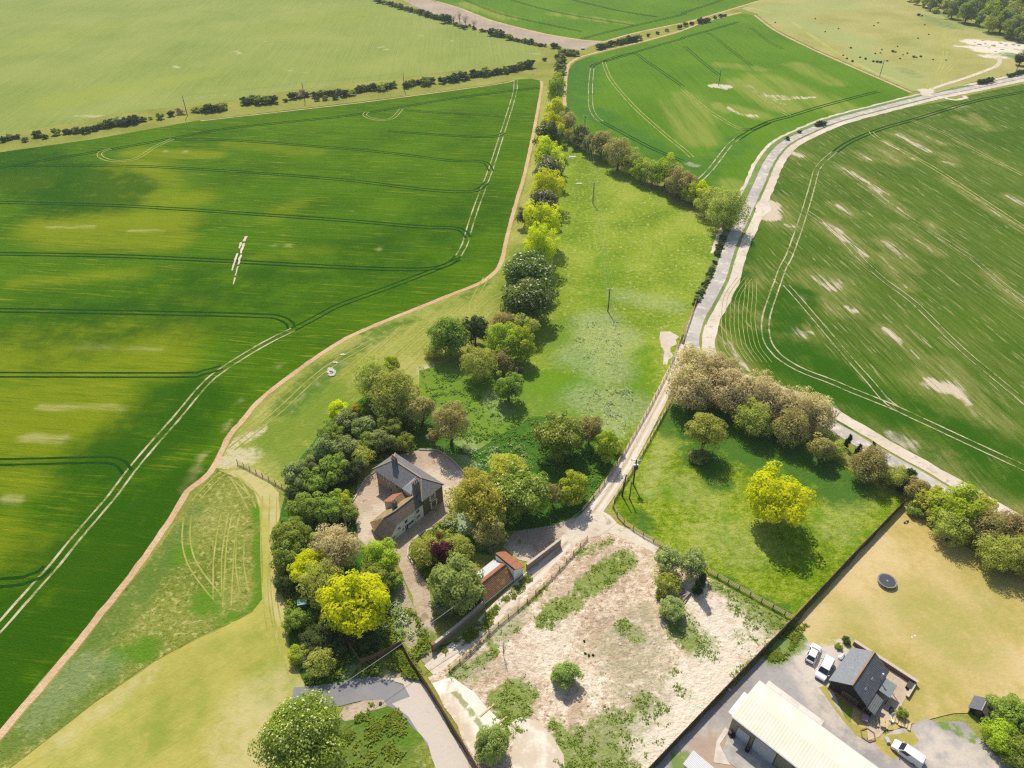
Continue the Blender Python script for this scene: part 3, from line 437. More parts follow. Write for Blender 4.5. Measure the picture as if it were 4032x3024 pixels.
def crown_cloud(seed,npuff,nleaf,leaf,style='round'):
    """leaf centres, normals, sizes and tints of a unit crown (about +-1 in x, y, z)"""
    r=np.random.default_rng(seed); C=[];N=[];S=[];T=[]
    lob=r.normal(size=(7,3)); lob/=np.linalg.norm(lob,axis=1,keepdims=True); la=r.uniform(-.18,.22,7)
    for k in range(npuff):
        while True:
            d=r.normal(size=3); d/=np.linalg.norm(d)
            if d[2]>-.72 or r.random()<.15: break
        shape=1+sum(a*max(0,float(d@l))**3 for a,l in zip(la,lob))
        rad=r.uniform(.50,.88)*shape
        if style=='dome': d=d*np.array([1,1,.9])
        pr=r.uniform(.15,.34)*(1.15 if rad<.65 else .9)
        c=d*rad
        if style=='tall': c=c*np.array([.95,.95,1.0])
        m=max(8,int(nleaf/npuff*(pr/.25)**2))
        q=r.normal(size=(m,3)); q/=np.linalg.norm(q,axis=1,keepdims=True)
        q[:,2]=np.where((q[:,2]<-.3)&(r.random(m)<.6),-q[:,2],q[:,2])
        rr=pr*(r.uniform(.50,1.08,(m,1))**.5)
        if style=='willow':
            p=c+q*rr*np.array([.9,.9,.5]); p[:,2]-=r.exponential(.16,m)*np.hypot(p[:,0],p[:,1]); nn=q*.5+np.array([0,0,.15])+r.normal(size=(m,3))*.55
        elif style=='conifer':
            p=c+q*rr*np.array([1.1,1.1,.55]); nn=q*.4+np.array([0,0,.7])+r.normal(size=(m,3))*.5
        else:
            p=c+q*rr; nn=q*.95+d*.3+np.array([0,0,.5])+r.normal(size=(m,3))*.27
        C.append(p);N.append(nn);S.append(leaf*r.uniform(.45,1.5,m)); base=np.clip(.5+r.normal()*.24,0,1)
        tt=np.empty((m,3)); tt[:,0]=np.clip(base+r.normal(size=m)*.24,0,1); tt[:,1]=r.random(m)*np.clip((p@np.array([0,0,1])+1.2)/1.6,.5,1.0); tt[:,2]=r.random(m); T.append(tt)
    m=nleaf//7; q=r.normal(size=(m,3)); q/=np.linalg.norm(q,axis=1,keepdims=True); p=q*r.uniform(.2,.62,(m,1)); C.append(p);N.append(q+r.normal(size=(m,3))*.4);S.append(np.full(m,leaf*1.9)); tt=np.full((m,3),.4); T.append(tt)
    C=np.concatenate(C); 
    C[:,2]=np.where(C[:,2]<-.8,-.8+(C[:,2]+.8)*.3,C[:,2])
    return C,np.concatenate(N),np.concatenate(S),np.concatenate(T)
def twig_mesh(name,seed,n,mat,spread=1.0,thick=.010,up=.35):
    """bare branching: limbs from below the crown splitting outwards"""
    r=random.Random(seed); mb=MB()
    def grow(p,d,L,rad,lev):
        q=[p]; 
        for k in range(3):
            d=(d+Vector((r.uniform(-1,1),r.uniform(-1,1),r.uniform(-.5,.9)))*.22).normalized(); q.append(q[-1]+d*L/3)
        mb.tube(q,[rad,rad*.85,rad*.7,rad*.5],4 if lev>0 else 6,False)
        if lev<3:
            for k in range(r.randint(2,3) if lev<2 else r.randint(2,4)):
                a=Vector((r.uniform(-1,1),r.uniform(-1,1),r.uniform(-.35,.8)))*.85
                grow(q[r.randint(1,3)] if k else q[-1],(d+a).normalized(),L*r.uniform(.55,.8),rad*.5,lev+1)
    for k in range(n):
        a=2*math.pi*k/n+r.uniform(-.4,.4)
        grow(Vector((0,0,-.95)),Vector((math.cos(a)*spread*.6,math.sin(a)*spread*.6,1)).normalized(),.72,thick*3.2,0)
    me=bpy.data.meshes.new(name); me.from_pydata([tuple(v) for v in mb.v],[],mb.f); me.update(); me.materials.append(mat); return me
def trunk_mesh(name,seed,mat):
    """unit trunk: ground at 0, crown centre at 1, limbs reaching out to 0.6 of the crown"""
    r=random.Random(seed); mb=MB()
    mb.tube([(0,0,-.03),(0.01,0,.12),(.02,.01,.5),(0,.02,1.0),(.01,0,1.35)],[.10,.075,.06,.045,.02],8,False)
    for k in range(6):
        a=k*1.05+r.uniform(-.3,.3); z=r.uniform(.35,.85)
        mb.tube([(0,0,z),(math.cos(a)*.25,math.sin(a)*.25,z+.22),(math.cos(a)*.6,math.sin(a)*.6,z+.4+r.uniform(0,.2))],[.035,.024,.008],5,False)
    me=bpy.data.meshes.new(name); me.from_pydata([tuple(v) for v in mb.v],[],mb.f); me.update(); me.materials.append(mat)
    me.polygons.foreach_set('use_smooth',[True]*len(me.polygons)); return me
m_bark=simple('bark',(.16,.13,.10),.9,.5,4,.1); m_barkp=simple('pale_bark',(.42,.37,.31),.9,.4,4,.1); m_ivy=None
LM={
 'lime':leafmat('lime_leaves',(.87,.87,.02),(.62,.68,.015),.5),
 'limegreen':leafmat('fresh_leaves',(.62,.70,.06),(.38,.48,.035),.5),
 'green':leafmat('green_leaves',(.41,.50,.08),(.22,.30,.042),.45,(.40,.46,.09)),
 'dark':leafmat('dark_leaves',(.16,.22,.06),(.075,.12,.035),.40),
 'grey':leafmat('grey_green_leaves',(.40,.47,.14),(.24,.30,.075),.40,(.46,.47,.24)),
 'chestnut':leafmat('chestnut_leaves',(.22,.30,.045),(.10,.16,.025),.36,(.82,.76,.52)),
 'chestpink':leafmat('chestnut_in_flower',(.34,.34,.13),(.15,.18,.06),.36,(.84,.72,.56)),
 'olive':leafmat('olive_leaves',(.64,.68,.13),(.40,.45,.08),.46,(.60,.60,.14)),
 'brown':leafmat('young_bronze_leaves',(.82,.69,.37),(.57,.47,.22),.48,(.64,.62,.24)),
 'rust':leafmat('rusty_leaves',(.58,.52,.18),(.37,.35,.11),.44,(.66,.42,.15)),
 'willow':leafmat('golden_willow_leaves',(.82,.79,.15),(.56,.59,.08),.52),
 'palewillow':leafmat('pale_willow_leaves',(.64,.66,.26),(.42,.48,.16),.48),
 'sallow':leafmat('sallow_leaves',(.48,.57,.16),(.28,.37,.08),.46),
 'white':leafmat('blossom_and_leaves',(.42,.48,.16),(.22,.30,.07),.42,(.86,.84,.68)),
 'purple':leafmat('purple_leaves',(.24,.06,.07),(.11,.03,.04),.42),
 'biglime':leafmat('broad_leaves',(.37,.43,.05),(.16,.22,.024),.42,(.80,.76,.36)),
 'yellow':leafmat('yellow_leaves',(.86,.76,.02),(.60,.60,.02),.5),
 'ivy':leafmat('ivy_leaves',(.075,.11,.03),(.035,.06,.018),.3),
 'wood':leafmat('woodland_leaves',(.44,.50,.11),(.24,.31,.06),.46),
}
CR={}
def crown(kind,var=0,lod=1):
    k=(kind,var,lod)
    if k not in CR:
        st={'willow':'willow','palewillow':'willow','cyp':'conifer'}.get(kind,'round')
        n,l={3:(20000,.050),2:(9000,.075),1:(4200,.105),0:(1300,.19)}[lod]
        if kind in('brown','rust','olive') and lod: n=int(n*.85); l*=.8
        if kind=='biglime': l*=.85; n=int(n*1.3)
        C,N,S,T=crown_cloud(hash_(kind)+var*31+lod,{3:120,2:70,1:44,0:18}[lod],n,l,st)
        CR[k]=quads_mesh(kind+'_crown',C,N,S,T,LM[kind] if kind in LM else LM['rust'])
    return CR[k]
def hash_(s): return sum((i+1)*ord(c) for i,c in enumerate(s))
TWB=[twig_mesh('branches',s,7,m_barkp) for s in (1,2)]; TWD=[twig_mesh('branches',s,6,m_bark) for s in (3,4)]
TRK=[trunk_mesh('trunk',s,m_bark) for s in (1,2,3)]
NT=[0]
def tree(name,cat,kind,cx,cy,rw,label,asp=.9,lift=.18,lod=1,group=None,twigs=False,world=None,flat=1.0):
    """cx, cy: crown centre in the survey photo, rw: half width; asp: height/width; lift: clear stem as a share of crown height"""
    NT[0]+=1; k=NT[0]; lod=2 if (lod==1 and rw>33) else lod; r=random.Random(k*7919)
    R=rw*mpp(cx,cy,3); hz=R*asp; zc=hz*.86+lift*2*hz
    R=rw*1.15*mpp(cx,cy,zc); hz=R*asp*.98; zc=hz*.86+lift*2*hz
    p=P(cx,cy,zc); rz=r.uniform(0,6.28)
    t=thing(name,label,cat,(p.x,p.y,0),rz,group)
    if lift>=.05 or twigs: link('trunk',TRK[k%3],t,(0,0,0),(0,0,r.uniform(0,6)),(R,R,zc))
    link('crown',crown(kind,k%2 if lod else k%3,lod),t,(0,0,zc),(r.uniform(-.08,.08),r.uniform(-.08,.08),0),(R*r.uniform(.95,1.05),R*r.uniform(.95,1.05)*flat,hz))
    if twigs: link('branches',(TWB if twigs==2 else TWD)[k%2],t,(0,0,zc),(0,0,1),(R*.98,R*.98,hz*1.0))
    return t
def avenue(name,kind,x,y,rw,lab,asp=1.0,lift=.14,tw=False): tree(name,'tree',kind,x,y,rw*1.12,lab,asp*1.12,lift,1,None,tw)
# --- avenue
avenue('lime_tree','limegreen',1203,193,18,'pale green lime tree at the far end of the avenue',1.2)
avenue('lime_tree','limegreen',1205,176,11,'small pale green lime tree just beyond the last big tree of the avenue',1.0)
avenue('lime_tree','lime',1199,240,20,'yellow-green lime tree in the avenue, second from its far end',1.05)
avenue('lime_tree','lime',1192,268,18,'yellow lime tree behind the dark chestnut of the far avenue')
avenue('lime_tree','lime',1209,288,12,'narrow yellow lime tree beside the dark chestnut of the far avenue',1.3)
avenue('chestnut_tree','chestnut',1185,298,25,'dark green chestnut tree with white flower spikes, in the far avenue')
avenue('lime_tree','lime',1185,334,28,'bright yellow lime tree between the dark chestnut and the far pink-white chestnut')
avenue('chestnut_tree','chestpink',1185,370,26,'pink-white flowering chestnut tree, farther of the two in the avenue',.9)
avenue('lime_tree','lime',1182,406,30,'bright yellow lime tree between the two pink-white flowering chestnuts')
avenue('chestnut_tree','chestpink',1175,441,27,'pink-white flowering chestnut tree, nearer of the two in the avenue',.9)
avenue('chestnut_tree','chestnut',1133,467,15,'small dark chestnut tree standing off the avenue beside the grass track',1.0)
avenue('lime_tree','lime',1170,478,36,'big bright yellow lime tree, second from the near end of the avenue',1.0)
avenue('lime_tree','lime',1167,531,31,'bright yellow lime tree nearest the two large chestnuts',1.15)
avenue('chestnut_tree','chestnut',1142,588,47,'very large dark chestnut tree, the farther of the near pair',.66,.08)
avenue('chestnut_tree','chestnut',1141,650,47,'very large dark chestnut tree covered in white flower spikes, nearest the house',.74,.06)
# --- clump in the middle of the meadow
def cl(kind,x,y,rw,lab,asp=.9,lift=.12,tw=False,name='tree',cat='tree',lod=1,flat=1.0): tree(name,cat,kind,x,y,rw,lab,asp,lift,lod,None,tw,flat=flat)
cl('green',970,724,38,'dark green feathery tree at the left of the meadow clump',1.05,name='conifer_tree')
cl('dark',1026,712,26,'dark conifer with a thin dead top, at the back of the meadow clump',1.25,name='conifer_tree')
cl('olive',936,757,20,'small olive bush at the left foot of the meadow clump',.75,0,name='bush',cat='bush')
cl('rust',1090,700,34,'broad bronze-leaved tree at the back of the meadow clump',.8)
cl('olive',1128,708,30,'olive-leaved tree at the back right of the meadow clump',.85)
cl('limegreen',1126,745,32,'fresh green tree on the right side of the meadow clump',1.05)
cl('limegreen',1088,742,36,'light yellow-green tree in the centre of the meadow clump',1.0)
cl('olive',1034,783,37,'round olive-green tree at the front left of the meadow clump',.95)
cl('yellow',1057,760,10,'small bright yellow shrub in the middle of the meadow clump',.9,.8,name='shrub',cat='shrub')
cl('rust',1086,783,24,'bronze-leaved small tree at the front of the meadow clump',1.0)
cl('chestpink',1117,802,13,'small pinkish flowering shrub behind the lone front tree of the meadow clump',1.0,0,name='shrub',cat='shrub')
cl('green',1099,834,28,'single green tree standing just in front of the meadow clump',1.15)
# --- grove round the farmhouse
cl('olive',808,818,40,'tall yellowish-green tree at the far end of the house grove',1.15,tw=True)
cl('limegreen',845,786,18,'fresh green treetop behind the tall tree at the far end of the house grove',.9)
cl('olive',850,850,50,'big olive-brown tree with bare grey branches at the far end of the house grove',1.05,tw=True)
cl('rust',910,886,31,'half-bare bronze tree with showing branches, right of the big olive-brown tree',1.1,tw=True)
cl('lime',731,887,21,'small bright lime tree on the outer left edge of the house grove',.95)
cl('yellow',768,886,12,'small yellow shrub beside the bright lime on the grove edge',1.2,name='shrub',cat='shrub')
cl('rust',972,912,40,'tall rusty cypress tree with a clear trunk at the corner of the forecourt',1.15,.22,name='cypress_tree')
cl('rust',938,942,16,'low rusty branch-like shrub beside the tall rusty cypress',.9,.4,name='shrub',cat='shrub')
gy=[('grey',747,911,27),('green',713,936,25),('grey',787,925,26),('green',843,922,29),('grey',823,953,26),('green',867,955,23),('grey',747,969,29),('grey',698,976,30),('olive',784,988,24),('green',724,1014,30),('grey',640,1025,31),('green',684,1043,27),('dark',760,1016,24),('dark',650,1062,24),('green',655,1096,32),('green',706,1096,33),('limegreen',736,1082,22),('grey',672,1008,24),('green',800,955,24)]
gl=['grey-leaved tree at the outer left of the grove below the small lime','mid green tree on the grove edge left of the grey-leaved ones','grey-leaved tree below the small yellow shrub','mid green tree under the big olive-brown tree','grey-leaved tree behind the farmhouse hip roof','mid green tree at the back edge of the forecourt','grey-leaved tree in the middle of the grove behind the farmhouse','grey-leaved tree on the grove edge by the mown margin','olive-leaved tree overhanging the back of the forecourt','mid green tree left of the forecourt behind the farmhouse','grey-leaved tree at the end of the white rail fence','mid green tree beside the grey tree at the white rail fence','dark leafy tree on the left edge of the forecourt','dark leafy bush at the foot of the white rail fence','mid green tree left of the forecourt, beside the rail fence turn','mid green tree between the rail fence and the farmhouse wing','light green tree on the forecourt edge facing the farmhouse wing','grey-leaved tree between the grove edge and the rail fence','mid green tree in the deep middle of the back grove']
for (k,x,y,r_),l in zip(gy,gl): cl(k,x,y,r_,l,.95,.1,tw=False,lod=1)
cl('green',627,1156,38,'broad mid green tree on the mown path side of the grove',1.0)
cl('green',620,1198,33,'mid green tree nearest the mown path, left of the brown tree',1.0)
cl('green',660,1175,30,'mid green tree between the mown path and the pale brown tree',1.0)
cl('brown',728,1178,50,'big pale brown tree just coming into leaf in the house grove',1.0,tw=2)
cl('green',752,1104,22,'small green tree at the left edge of the forecourt',.9)
cl('lime',670,1226,36,'bright yellow lime tree behind the olive-yellow tree in the near grove',.95)
cl('olive',698,1262,46,'olive-yellow tree between the two bright limes of the near grove',1.0)
cl('lime',772,1306,66,'very large bright yellow lime tree at the near end of the house grove',.98)
cl('olive',714,1336,24,'olive-leaved small tree below the very large lime',1.0)
cl('limegreen',822,1208,36,'light green feathery tree at the edge of the drive',.95)
cl('green',808,1246,36,'mid green tree behind the very large lime beside the drive',.9)
cl('green',846,1255,24,'green bush leaning over the drive beside the very large lime',.9,.05,name='bush',cat='bush')
cl('dark',614,1262,20,'dark shrub on the mown path edge above the green cabinet',1.0,0,name='shrub',cat='shrub')
cl('green',637,1340,26,'mid green bush below the green cabinet',.95,.05,name='bush',cat='bush')
cl('green',824,1304,20,'green bush behind the right side of the very large lime',.9,.05,name='bush',cat='bush')
cl('dark',797,1385,24,'dark bush inside the corner of the timber fence',.7,0,name='bush',cat='bush')
cl('dark',685,1376,34,'low dark bramble thicket under the near grove',.5,0,name='bush',cat='bush')
cl('dark',722,1402,28,'low dark thicket beside the timber fence end',.5,0,name='bush',cat='bush')
cl('olive',692,1430,32,'olive-green bush beside the bend of the access road',.85,0,name='bush',cat='bush')
cl('limegreen',644,1415,20,'light green bush at the end of the mown lawn',.8,0,name='bush',cat='bush')
# --- island by the drive, willows, lane clump
cl('olive',923,1186,36,'wide olive-green bush on the left of the island by the drive',.85,.03,name='bush',cat='bush')
cl('olive',985,1184,34,'wide olive-green bush on the right of the island by the drive',.85,.03,name='bush',cat='bush')
cl('purple',954,1190,26,'purple-leaved small tree on the island by the drive',1.05,.15)
cl('sallow',985,1265,56,'big round sallow tree beside the red tiled outbuilding',.95,.08,lod=2)
cl('white',955,1310,25,'white flowering bush at the foot of the big round sallow',.9,0,name='bush',cat='bush')
cl('green',1024,1287,18,'small green tree touching the gable of the red tiled outbuilding',1.1,.1)
cl('willow',1098,1014,42,'farther golden weeping willow by the lane',.9,.15,lod=2)
cl('willow',1037,1075,60,'large golden weeping willow beside the forecourt',.95,.15,lod=2)
cl('biglime',1132,1066,58,'large deep green tree in front of the golden willows',.95,.1)
cl('rust',1195,1068,17,'narrow bronze tree between the two green trees by the lane',1.8,.1)
cl('limegreen',1237,1057,33,'fresh green round tree nearest the lane junction',1.05,.1)
cl('rust',1056,1142,38,'bronze-brown tree below the large golden willow',.9,.1,tw=True)
cl('biglime',1216,942,50,'large light green tree of the clump beside the lane',.95,.1)
cl('rust',1274,928,26,'tall bronze tree of the clump beside the lane',1.4,.1)
cl('limegreen',1310,965,25,'narrow light green tree nearest the lane in its clump',1.35,.1)
cl('olive',1333,966,13,'small yellowish shrub between the clump and the lane fence',1.2,.05,name='shrub',cat='shrub')
# --- hedge along the far side of the meadow
HN=[('rust',1227,268,20),('olive',1235,290,13),('grey',1257,294,19),('grey',1277,310,18),('rust',1300,313,23),('green',1311,331,15),('rust',1337,331,29),('olive',1364,348,23),('limegreen',1385,368,20),('olive',1411,374,21),('limegreen',1440,371,27),('rust',1467,391,28),('limegreen',1496,418,18),('lime',1517,417,20),('olive',1533,434,26),('olive',1571,450,37),('limegreen',1574,485,10),('rust',1482,396,22)]
HL=['bronze tree at the avenue end of the meadow hedge','small olive shrub second in the meadow hedge','grey-green bush third in the meadow hedge, below the pole','grey-green bush just past the pole in the meadow hedge','bronze bush between the grey-green bushes and the big bronze one','small green bush in front of the bronze ones in the meadow hedge','big round bronze tree in the first half of the meadow hedge','olive tree right after the big round bronze tree','small fresh green tree in the middle of the meadow hedge','olive tree just after the small fresh green tree','tall light green tree in the middle of the meadow hedge','wide bronze tree after the tall light green tree','light green bush after the wide bronze tree in the meadow hedge','yellow-green treetop behind the light green bush of the meadow hedge','olive tree next to the biggest tree of the meadow hedge','biggest olive tree at the road end of the meadow hedge','small yellow bush under the biggest tree at the road end','rusty tree close behind the wide bronze one of the meadow hedge']
for (k,x,y,r_),l in zip(HN,HL): cl(k,x,y+1,r_*1.14,l,1.0,.06)
# --- brown hedge by the road
BH=[('brown',1502,795,46),('brown',1494,840,46),('brown',1556,815,43),('brown',1585,850,46),('brown',1634,853,45),('brown',1676,875,43),('brown',1725,884,42),('brown',1767,894,40),('rust',1710,922,40),('olive',1630,902,36),('rust',1776,972,28)]
BL=['first bronze tree of the tall hedge where the lane leaves the road','bronze tree leaning over the lane at the hedge end','bronze tree second along the field side of the tall hedge','bronze tree third along the tall hedge, above the olive paddock tree','bronze tree fourth along the tall hedge','bronze tree fifth along the tall hedge','bronze tree sixth along the tall hedge','last tall bronze tree of the hedge before the gap','rusty tree on the paddock side of the tall hedge','olive-leaved tree on the paddock side of the tall hedge','half-bare shrub with pale branches at the low end of the tall hedge']
for (k,x,y,r_),l in zip(BH,BL): cl(k,x,y,r_*1.06,l,1.0,.05,tw=2 if k=='brown' else True,lod=2 if k=='brown' else 1)
tree('bare_shrub','shrub','olive',1806,975,20,'thin grey half-bare shrub at the gap in the roadside hedge',.9,0,1,None,2)
cl('rust',1879,1002,40,'round rusty-orange tree standing alone beside the road',.95,.08,tw=True)
cl('olive',1936,1030,24,'ragged olive bush right of the round rusty tree',1.0,.05,name='bush',cat='bush')
cl('ivy',1966,1026,14,'small dark ragged bush beside the road',.9,.05,name='bush',cat='bush')
cl('ivy',1952,1050,17,'dark bush at the corner of the dark boundary fence',.9,.05,name='bush',cat='bush')
cl('rust',1981,1058,26,'dark bronze bush above the corner of the dry lawn',1.0,.05,name='bush',cat='bush')
cl('willow',2014,1084,31,'yellow-tan tree at the corner of the dry lawn',1.0,.08)
cl('green',1980,1103,18,'low green shrub at the top corner of the dry lawn',.7,0,name='shrub',cat='shrub')
EX=[('limegreen',2069,1098,46),('willow',2121,1093,27),('olive',2056,1140,37),('rust',2139,1138,46),('rust',2190,1144,46),('olive',2156,1190,42),('olive',2203,1192,42),('rust',2250,1215,46)]
EL=['yellow-green tree on the road side of the garden hedge','pale yellow-green tree with showing twigs in the garden hedge','olive tree where the garden hedge meets the dry lawn','bronze tree in the middle of the garden hedge','bronze tree at the right end of the garden hedge by the road','olive tree bulging over the dry lawn','olive tree over the dry lawn at the right edge','bronze tree of the garden hedge just past the right edge']
for (k,x,y,r_),l in zip(EX,EL): cl(k,x,y,r_,l,.95,.06,tw=(k=='rust'))
# --- paddock, site and foreground
cl('olive',1525,932,40,'olive-yellow tree standing alone in the paddock near the tall hedge',.95,.28,tw=True)
cl('grey',1507,985,20,'low grey-green thistle bush beside the olive paddock tree',.6,0,name='bush',cat='bush')
tree('lime_tree','tree','lime',1682,1076,63,'big round bright yellow lime tree alone in the paddock',.95,.10,2)
cl('palewillow',1446,1210,29,'pale willow at the back left of the fallen clump on the chalk site',1.0,.2,tw=True)
cl('palewillow',1499,1216,28,'pale willow behind the ivy-clad trunk on the chalk site',1.0,.25,tw=True)
cl('olive',1443,1256,28,'dark olive willow bush on the left of the fallen clump',.9,.05,name='bush',cat='bush')
cl('palewillow',1452,1312,28,'olive willow bush at the front of the fallen clump',.9,.05,name='bush',cat='bush')
cl('green',1427,1284,12,'small green bush at the left foot of the fallen clump',.8,0,name='bush',cat='bush')
cl('sallow',1223,1456,27,'small round sallow bush standing alone on the chalk site',1.0,.03,name='bush',cat='bush')
cl('limegreen',1202,1460,12,'leafy green weed clump against the lone sallow bush',.9,0,name='bush',cat='bush')
cl('sallow',1064,1610,38,'round sallow bush beside the concrete slab and the timber fence',1.05,.05,lod=2,name='bush',cat='bush')
tree('chestnut_tree','tree','biglime',654,1596,93,'very large chestnut tree in flower at the front edge of the mown lawn',.9,.1,3)
cl('green',2194,1550,46,'large green bush behind the small black shed',.9,.05,name='bush',cat='bush')
cl('limegreen',2166,1588,36,'light green bush in front of the small black shed',.85,.03,name='bush',cat='bush')
cl('green',2205,1625,38,'green bush at the right edge beside the gravel yard',.85,.03,name='bush',cat='bush')
cl('white',2134,1544,11,'small white flowering bush between the black shed and the large green bush',1.0,0,name='bush',cat='bush')
cl('green',1949,1541,12,'small round green bush at the corner of the barn patio',.95,.05,name='bush',cat='bush')
cl('dark',1828,1383,9,'dark green shrub behind the barn by the end of the retaining wall',.8,0,name='shrub',cat='shrub')
cl('green',1812,1397,8,'light green shrub behind the barn roof',.7,0,name='shrub',cat='shrub')
# ivy clad stems
def ivy(x,y,hpx,rw,lab,lean=0.0):
    p=P(x,y+hpx/2,0); t=thing('ivy_clad_trunk',lab,'tree',(p.x,p.y,0)); m=mpp(x,y); h=hpx*m*1.15; R=rw*m
    link('trunk',TRK[1],t,(0,0,0),(0,lean,0),(R*2,R*2,h*.7))
    for k in range(3): link('ivy',crown('ivy',k%2,1),t,(math.sin(lean)*h*(.25+.27*k),0,h*(.22+.28*k)),(0,lean,k),(R*(1.1-.2*k),R*(1.1-.2*k),h*.26))
ivy(1822,952,34,7,'dark ivy-clad stem, first left of the round rusty tree',.2); ivy(1845,973,36,8,'dark ivy-clad stem nearest the round rusty tree',.1); ivy(1868,968,34,6,'thin dark ivy-clad stem behind the round rusty tree',.35)
ivy(1503,1252,60,13,'dark ivy-clad leaning trunk in the fallen willow clump',.12)
# bare trees
def bare(x,y,hpx,rw,lab,thin=1.0,group=None,mat=0):
    p=P(x,y,0); m=mpp(x,y); h=hpx*m*1.1; R=rw*m
    t=thing('bare_tree',lab,'tree',(p.x,p.y,0),x*1.7,group)
    link('trunk',TRK[0],t,(0,0,0),(0,0,0),(R*.5*thin,R*.5*thin,h*.5)); link('branches',(TWB if mat else TWD)[int(x)%2],t,(0,0,h*.55),(0,0,0),(R,R,h*.46))
bare(1088,1418,62,10,'thin bare sapling beside the site fence',1.2); bare(668,1428,52,30,'leafless grey tree above the bend of the access road',1,None,1)
for x,y,h,r_,l in ((980,52,22,8,'leftmost bare grey tree standing in the far hedge'),(993,47,24,8,'second bare grey tree from the left in the far hedge'),(1005,55,27,10,'tallest bare grey tree in the far hedge'),(1024,62,20,8,'bare grey tree standing apart at the right in the far hedge')): bare(x,y,h,r_,l,2,None,1)
# fallen branches of the willow clump
t=thing('fallen_trunk','split pale fallen willow trunk lying on the chalk site','tree',tuple(P(1490,1283)))
mb=MB()
for a,L in ((2.6,5.5),(2.9,6.5),(3.3,6),(3.7,5),(4.0,4.2)): mb.tube([(0,0,.5),(math.cos(a)*L*.5,math.sin(a)*L*.5,.9),(math.cos(a)*L,math.sin(a)*L,.5)],[.22,.15,.05],6)
mb.build('limb',m_barkp,t,True)
# --- hedges and scrub far off
def shrub(kind,x,y,rw,lab,grp,asp=.85): tree('hedge_shrub','shrub',kind,x,y-rw*.15,max(rw*1.85,2.6),lab,asp*.8,0,0,grp)
ks=['dark','dark','green','dark','grey']
def sl(i,j,pts,lab,grp,kinds=None):
    Q=[(x,y,r_/3*1.12) for x,y,r_ in tl(i,j,pts)]; add=[]
    for (x,y,a),(x2,y2,b) in zip(Q,Q[1:]):
        d=math.hypot(x2-x,y2-y)
        if d<(a+b)*2.1 and d>3: add.append(((x+x2)/2,(y+y2)/2+.5,(a+b)*.36))
    for n,(x,y,r_) in enumerate(Q+add): shrub((kinds or ks)[n%5 if not kinds else n%len(kinds)],x,y,r_,lab,grp)
sl(0,0,[(-60,915,12),(15,905,12),(60,890,12),(110,885,10),(160,905,10),(235,868,16),(290,885,10),(360,855,15),(430,850,13),(490,845,14),(550,845,14),(610,828,14),(665,812,14),(700,800,17),(750,790,17),(800,790,18),(860,775,19),(900,772,12),(927,772,11),(1035,755,13)],'dark shrub in the left part of the hedge below the pale field','shrubs in the left part of the hedge below the pale field')
sl(0,0,[(975,765,7)],'small yellowish shrub in a gap of the hedge below the pale field','single small gap shrub',['limegreen'])
sl(0,0,[(1110,737,12),(1255,712,11),(1300,708,14),(1345,703,18),(1395,700,17),(1440,692,17)],'shrub beside the leftmost pole in the hedge below the pale field','shrubs by the leftmost hedge pole',['dark','olive','olive','dark'])
sl(0,0,[(1170,720,15)],'greyish leafless shrub left of the leftmost hedge pole','single greyish shrub',['brown'])
sl(0,0,[(1590,655,17),(1630,645,16),(1680,652,18),(1730,648,18),(1775,645,17),(1850,650,8)],'shrub in the separate dense block of hedge left of the second pole','shrubs of the dense hedge block',['dark','grey','green','green','dark'])
sl(0,0,[(1895,622,15),(1945,610,17),(1990,612,11)],'shrub around the second pole in the hedge below the pale field','shrubs around the second hedge pole',['dark','brown','dark'])
sl(0,0,[(2040,615,13),(2090,605,13),(2140,600,14),(2190,597,14),(2050,640,10),(2110,635,10),(2170,630,11)],'low shrub right of the second hedge pole','low shrubs right of the second hedge pole',['dark','grey'])
sl(1,0,[(15,605,15),(60,600,14),(110,578,15),(150,568,15),(195,562,17),(265,562,17),(310,555,13),(340,550,14),(420,548,15),(455,538,14),(500,530,12),(545,528,19),(590,522,13)],'shrub around the third pole in the hedge below the pale field','shrubs around the third hedge pole',['dark','olive','dark','green'])
sl(1,0,[(655,522,14),(690,512,12),(725,505,19),(790,492,18),(815,500,12),(865,475,16),(900,478,12),(935,470,18),(985,470,12),(1015,462,14),(1060,455,15),(1090,448,13),(1115,443,14),(1160,430,16),(1195,425,14),(1222,415,18)],'shrub in the right end of the hedge below the pale field','shrubs in the right end of the hedge below the pale field',['dark','green','dark'])
sl(1,0,[(1316,383,8)],'single small shrub past the right end of the hedge below the pale field','single shrub past the hedge end')
sl(1,0,[(180,-25,10),(215,-10,10),(240,6,10),(280,15,9),(325,26,11),(355,36,9),(382,42,12),(420,55,10),(450,62,11),(485,72,9),(515,78,12),(545,88,11),(565,92,13),(590,102,10),(612,107,12),(642,110,12),(680,122,19),(710,135,10)],'shrub in the far hedge left of the bare trees','shrubs in the far hedge left of the bare trees',['dark','green'])
sl(1,0,[(740,155,9),(775,168,9),(800,178,9),(830,165,6),(860,182,8),(908,196,8),(930,200,6)],'low shrub under the bare trees in the far hedge','low shrubs under the bare trees',['dark','green'])
sl(1,0,[(980,208,16),(1008,216,14),(1032,218,15),(1085,240,13),(1100,248,9),(1130,256,8),(1148,262,7),(1185,265,10),(1225,270,12),(1260,285,7),(1290,290,8),(1320,293,7),(1380,296,12),(1412,310,8)],'shrub in the far hedge right of the bare trees','shrubs in the far hedge right of the bare trees',['dark','green'])
sl(1,0,[(1425,335,11),(1455,338,12),(1480,340,14),(1515,345,13),(1395,367,9),(1440,360,9),(1412,395,11),(1440,395,10),(1405,430,11),(1435,430,11),(1400,460,11),(1430,468,12),(1415,485,10)],'shrub in the short hedge between the ploughed strip and the avenue','shrubs between the ploughed strip and the avenue',['green','dark','grey'])
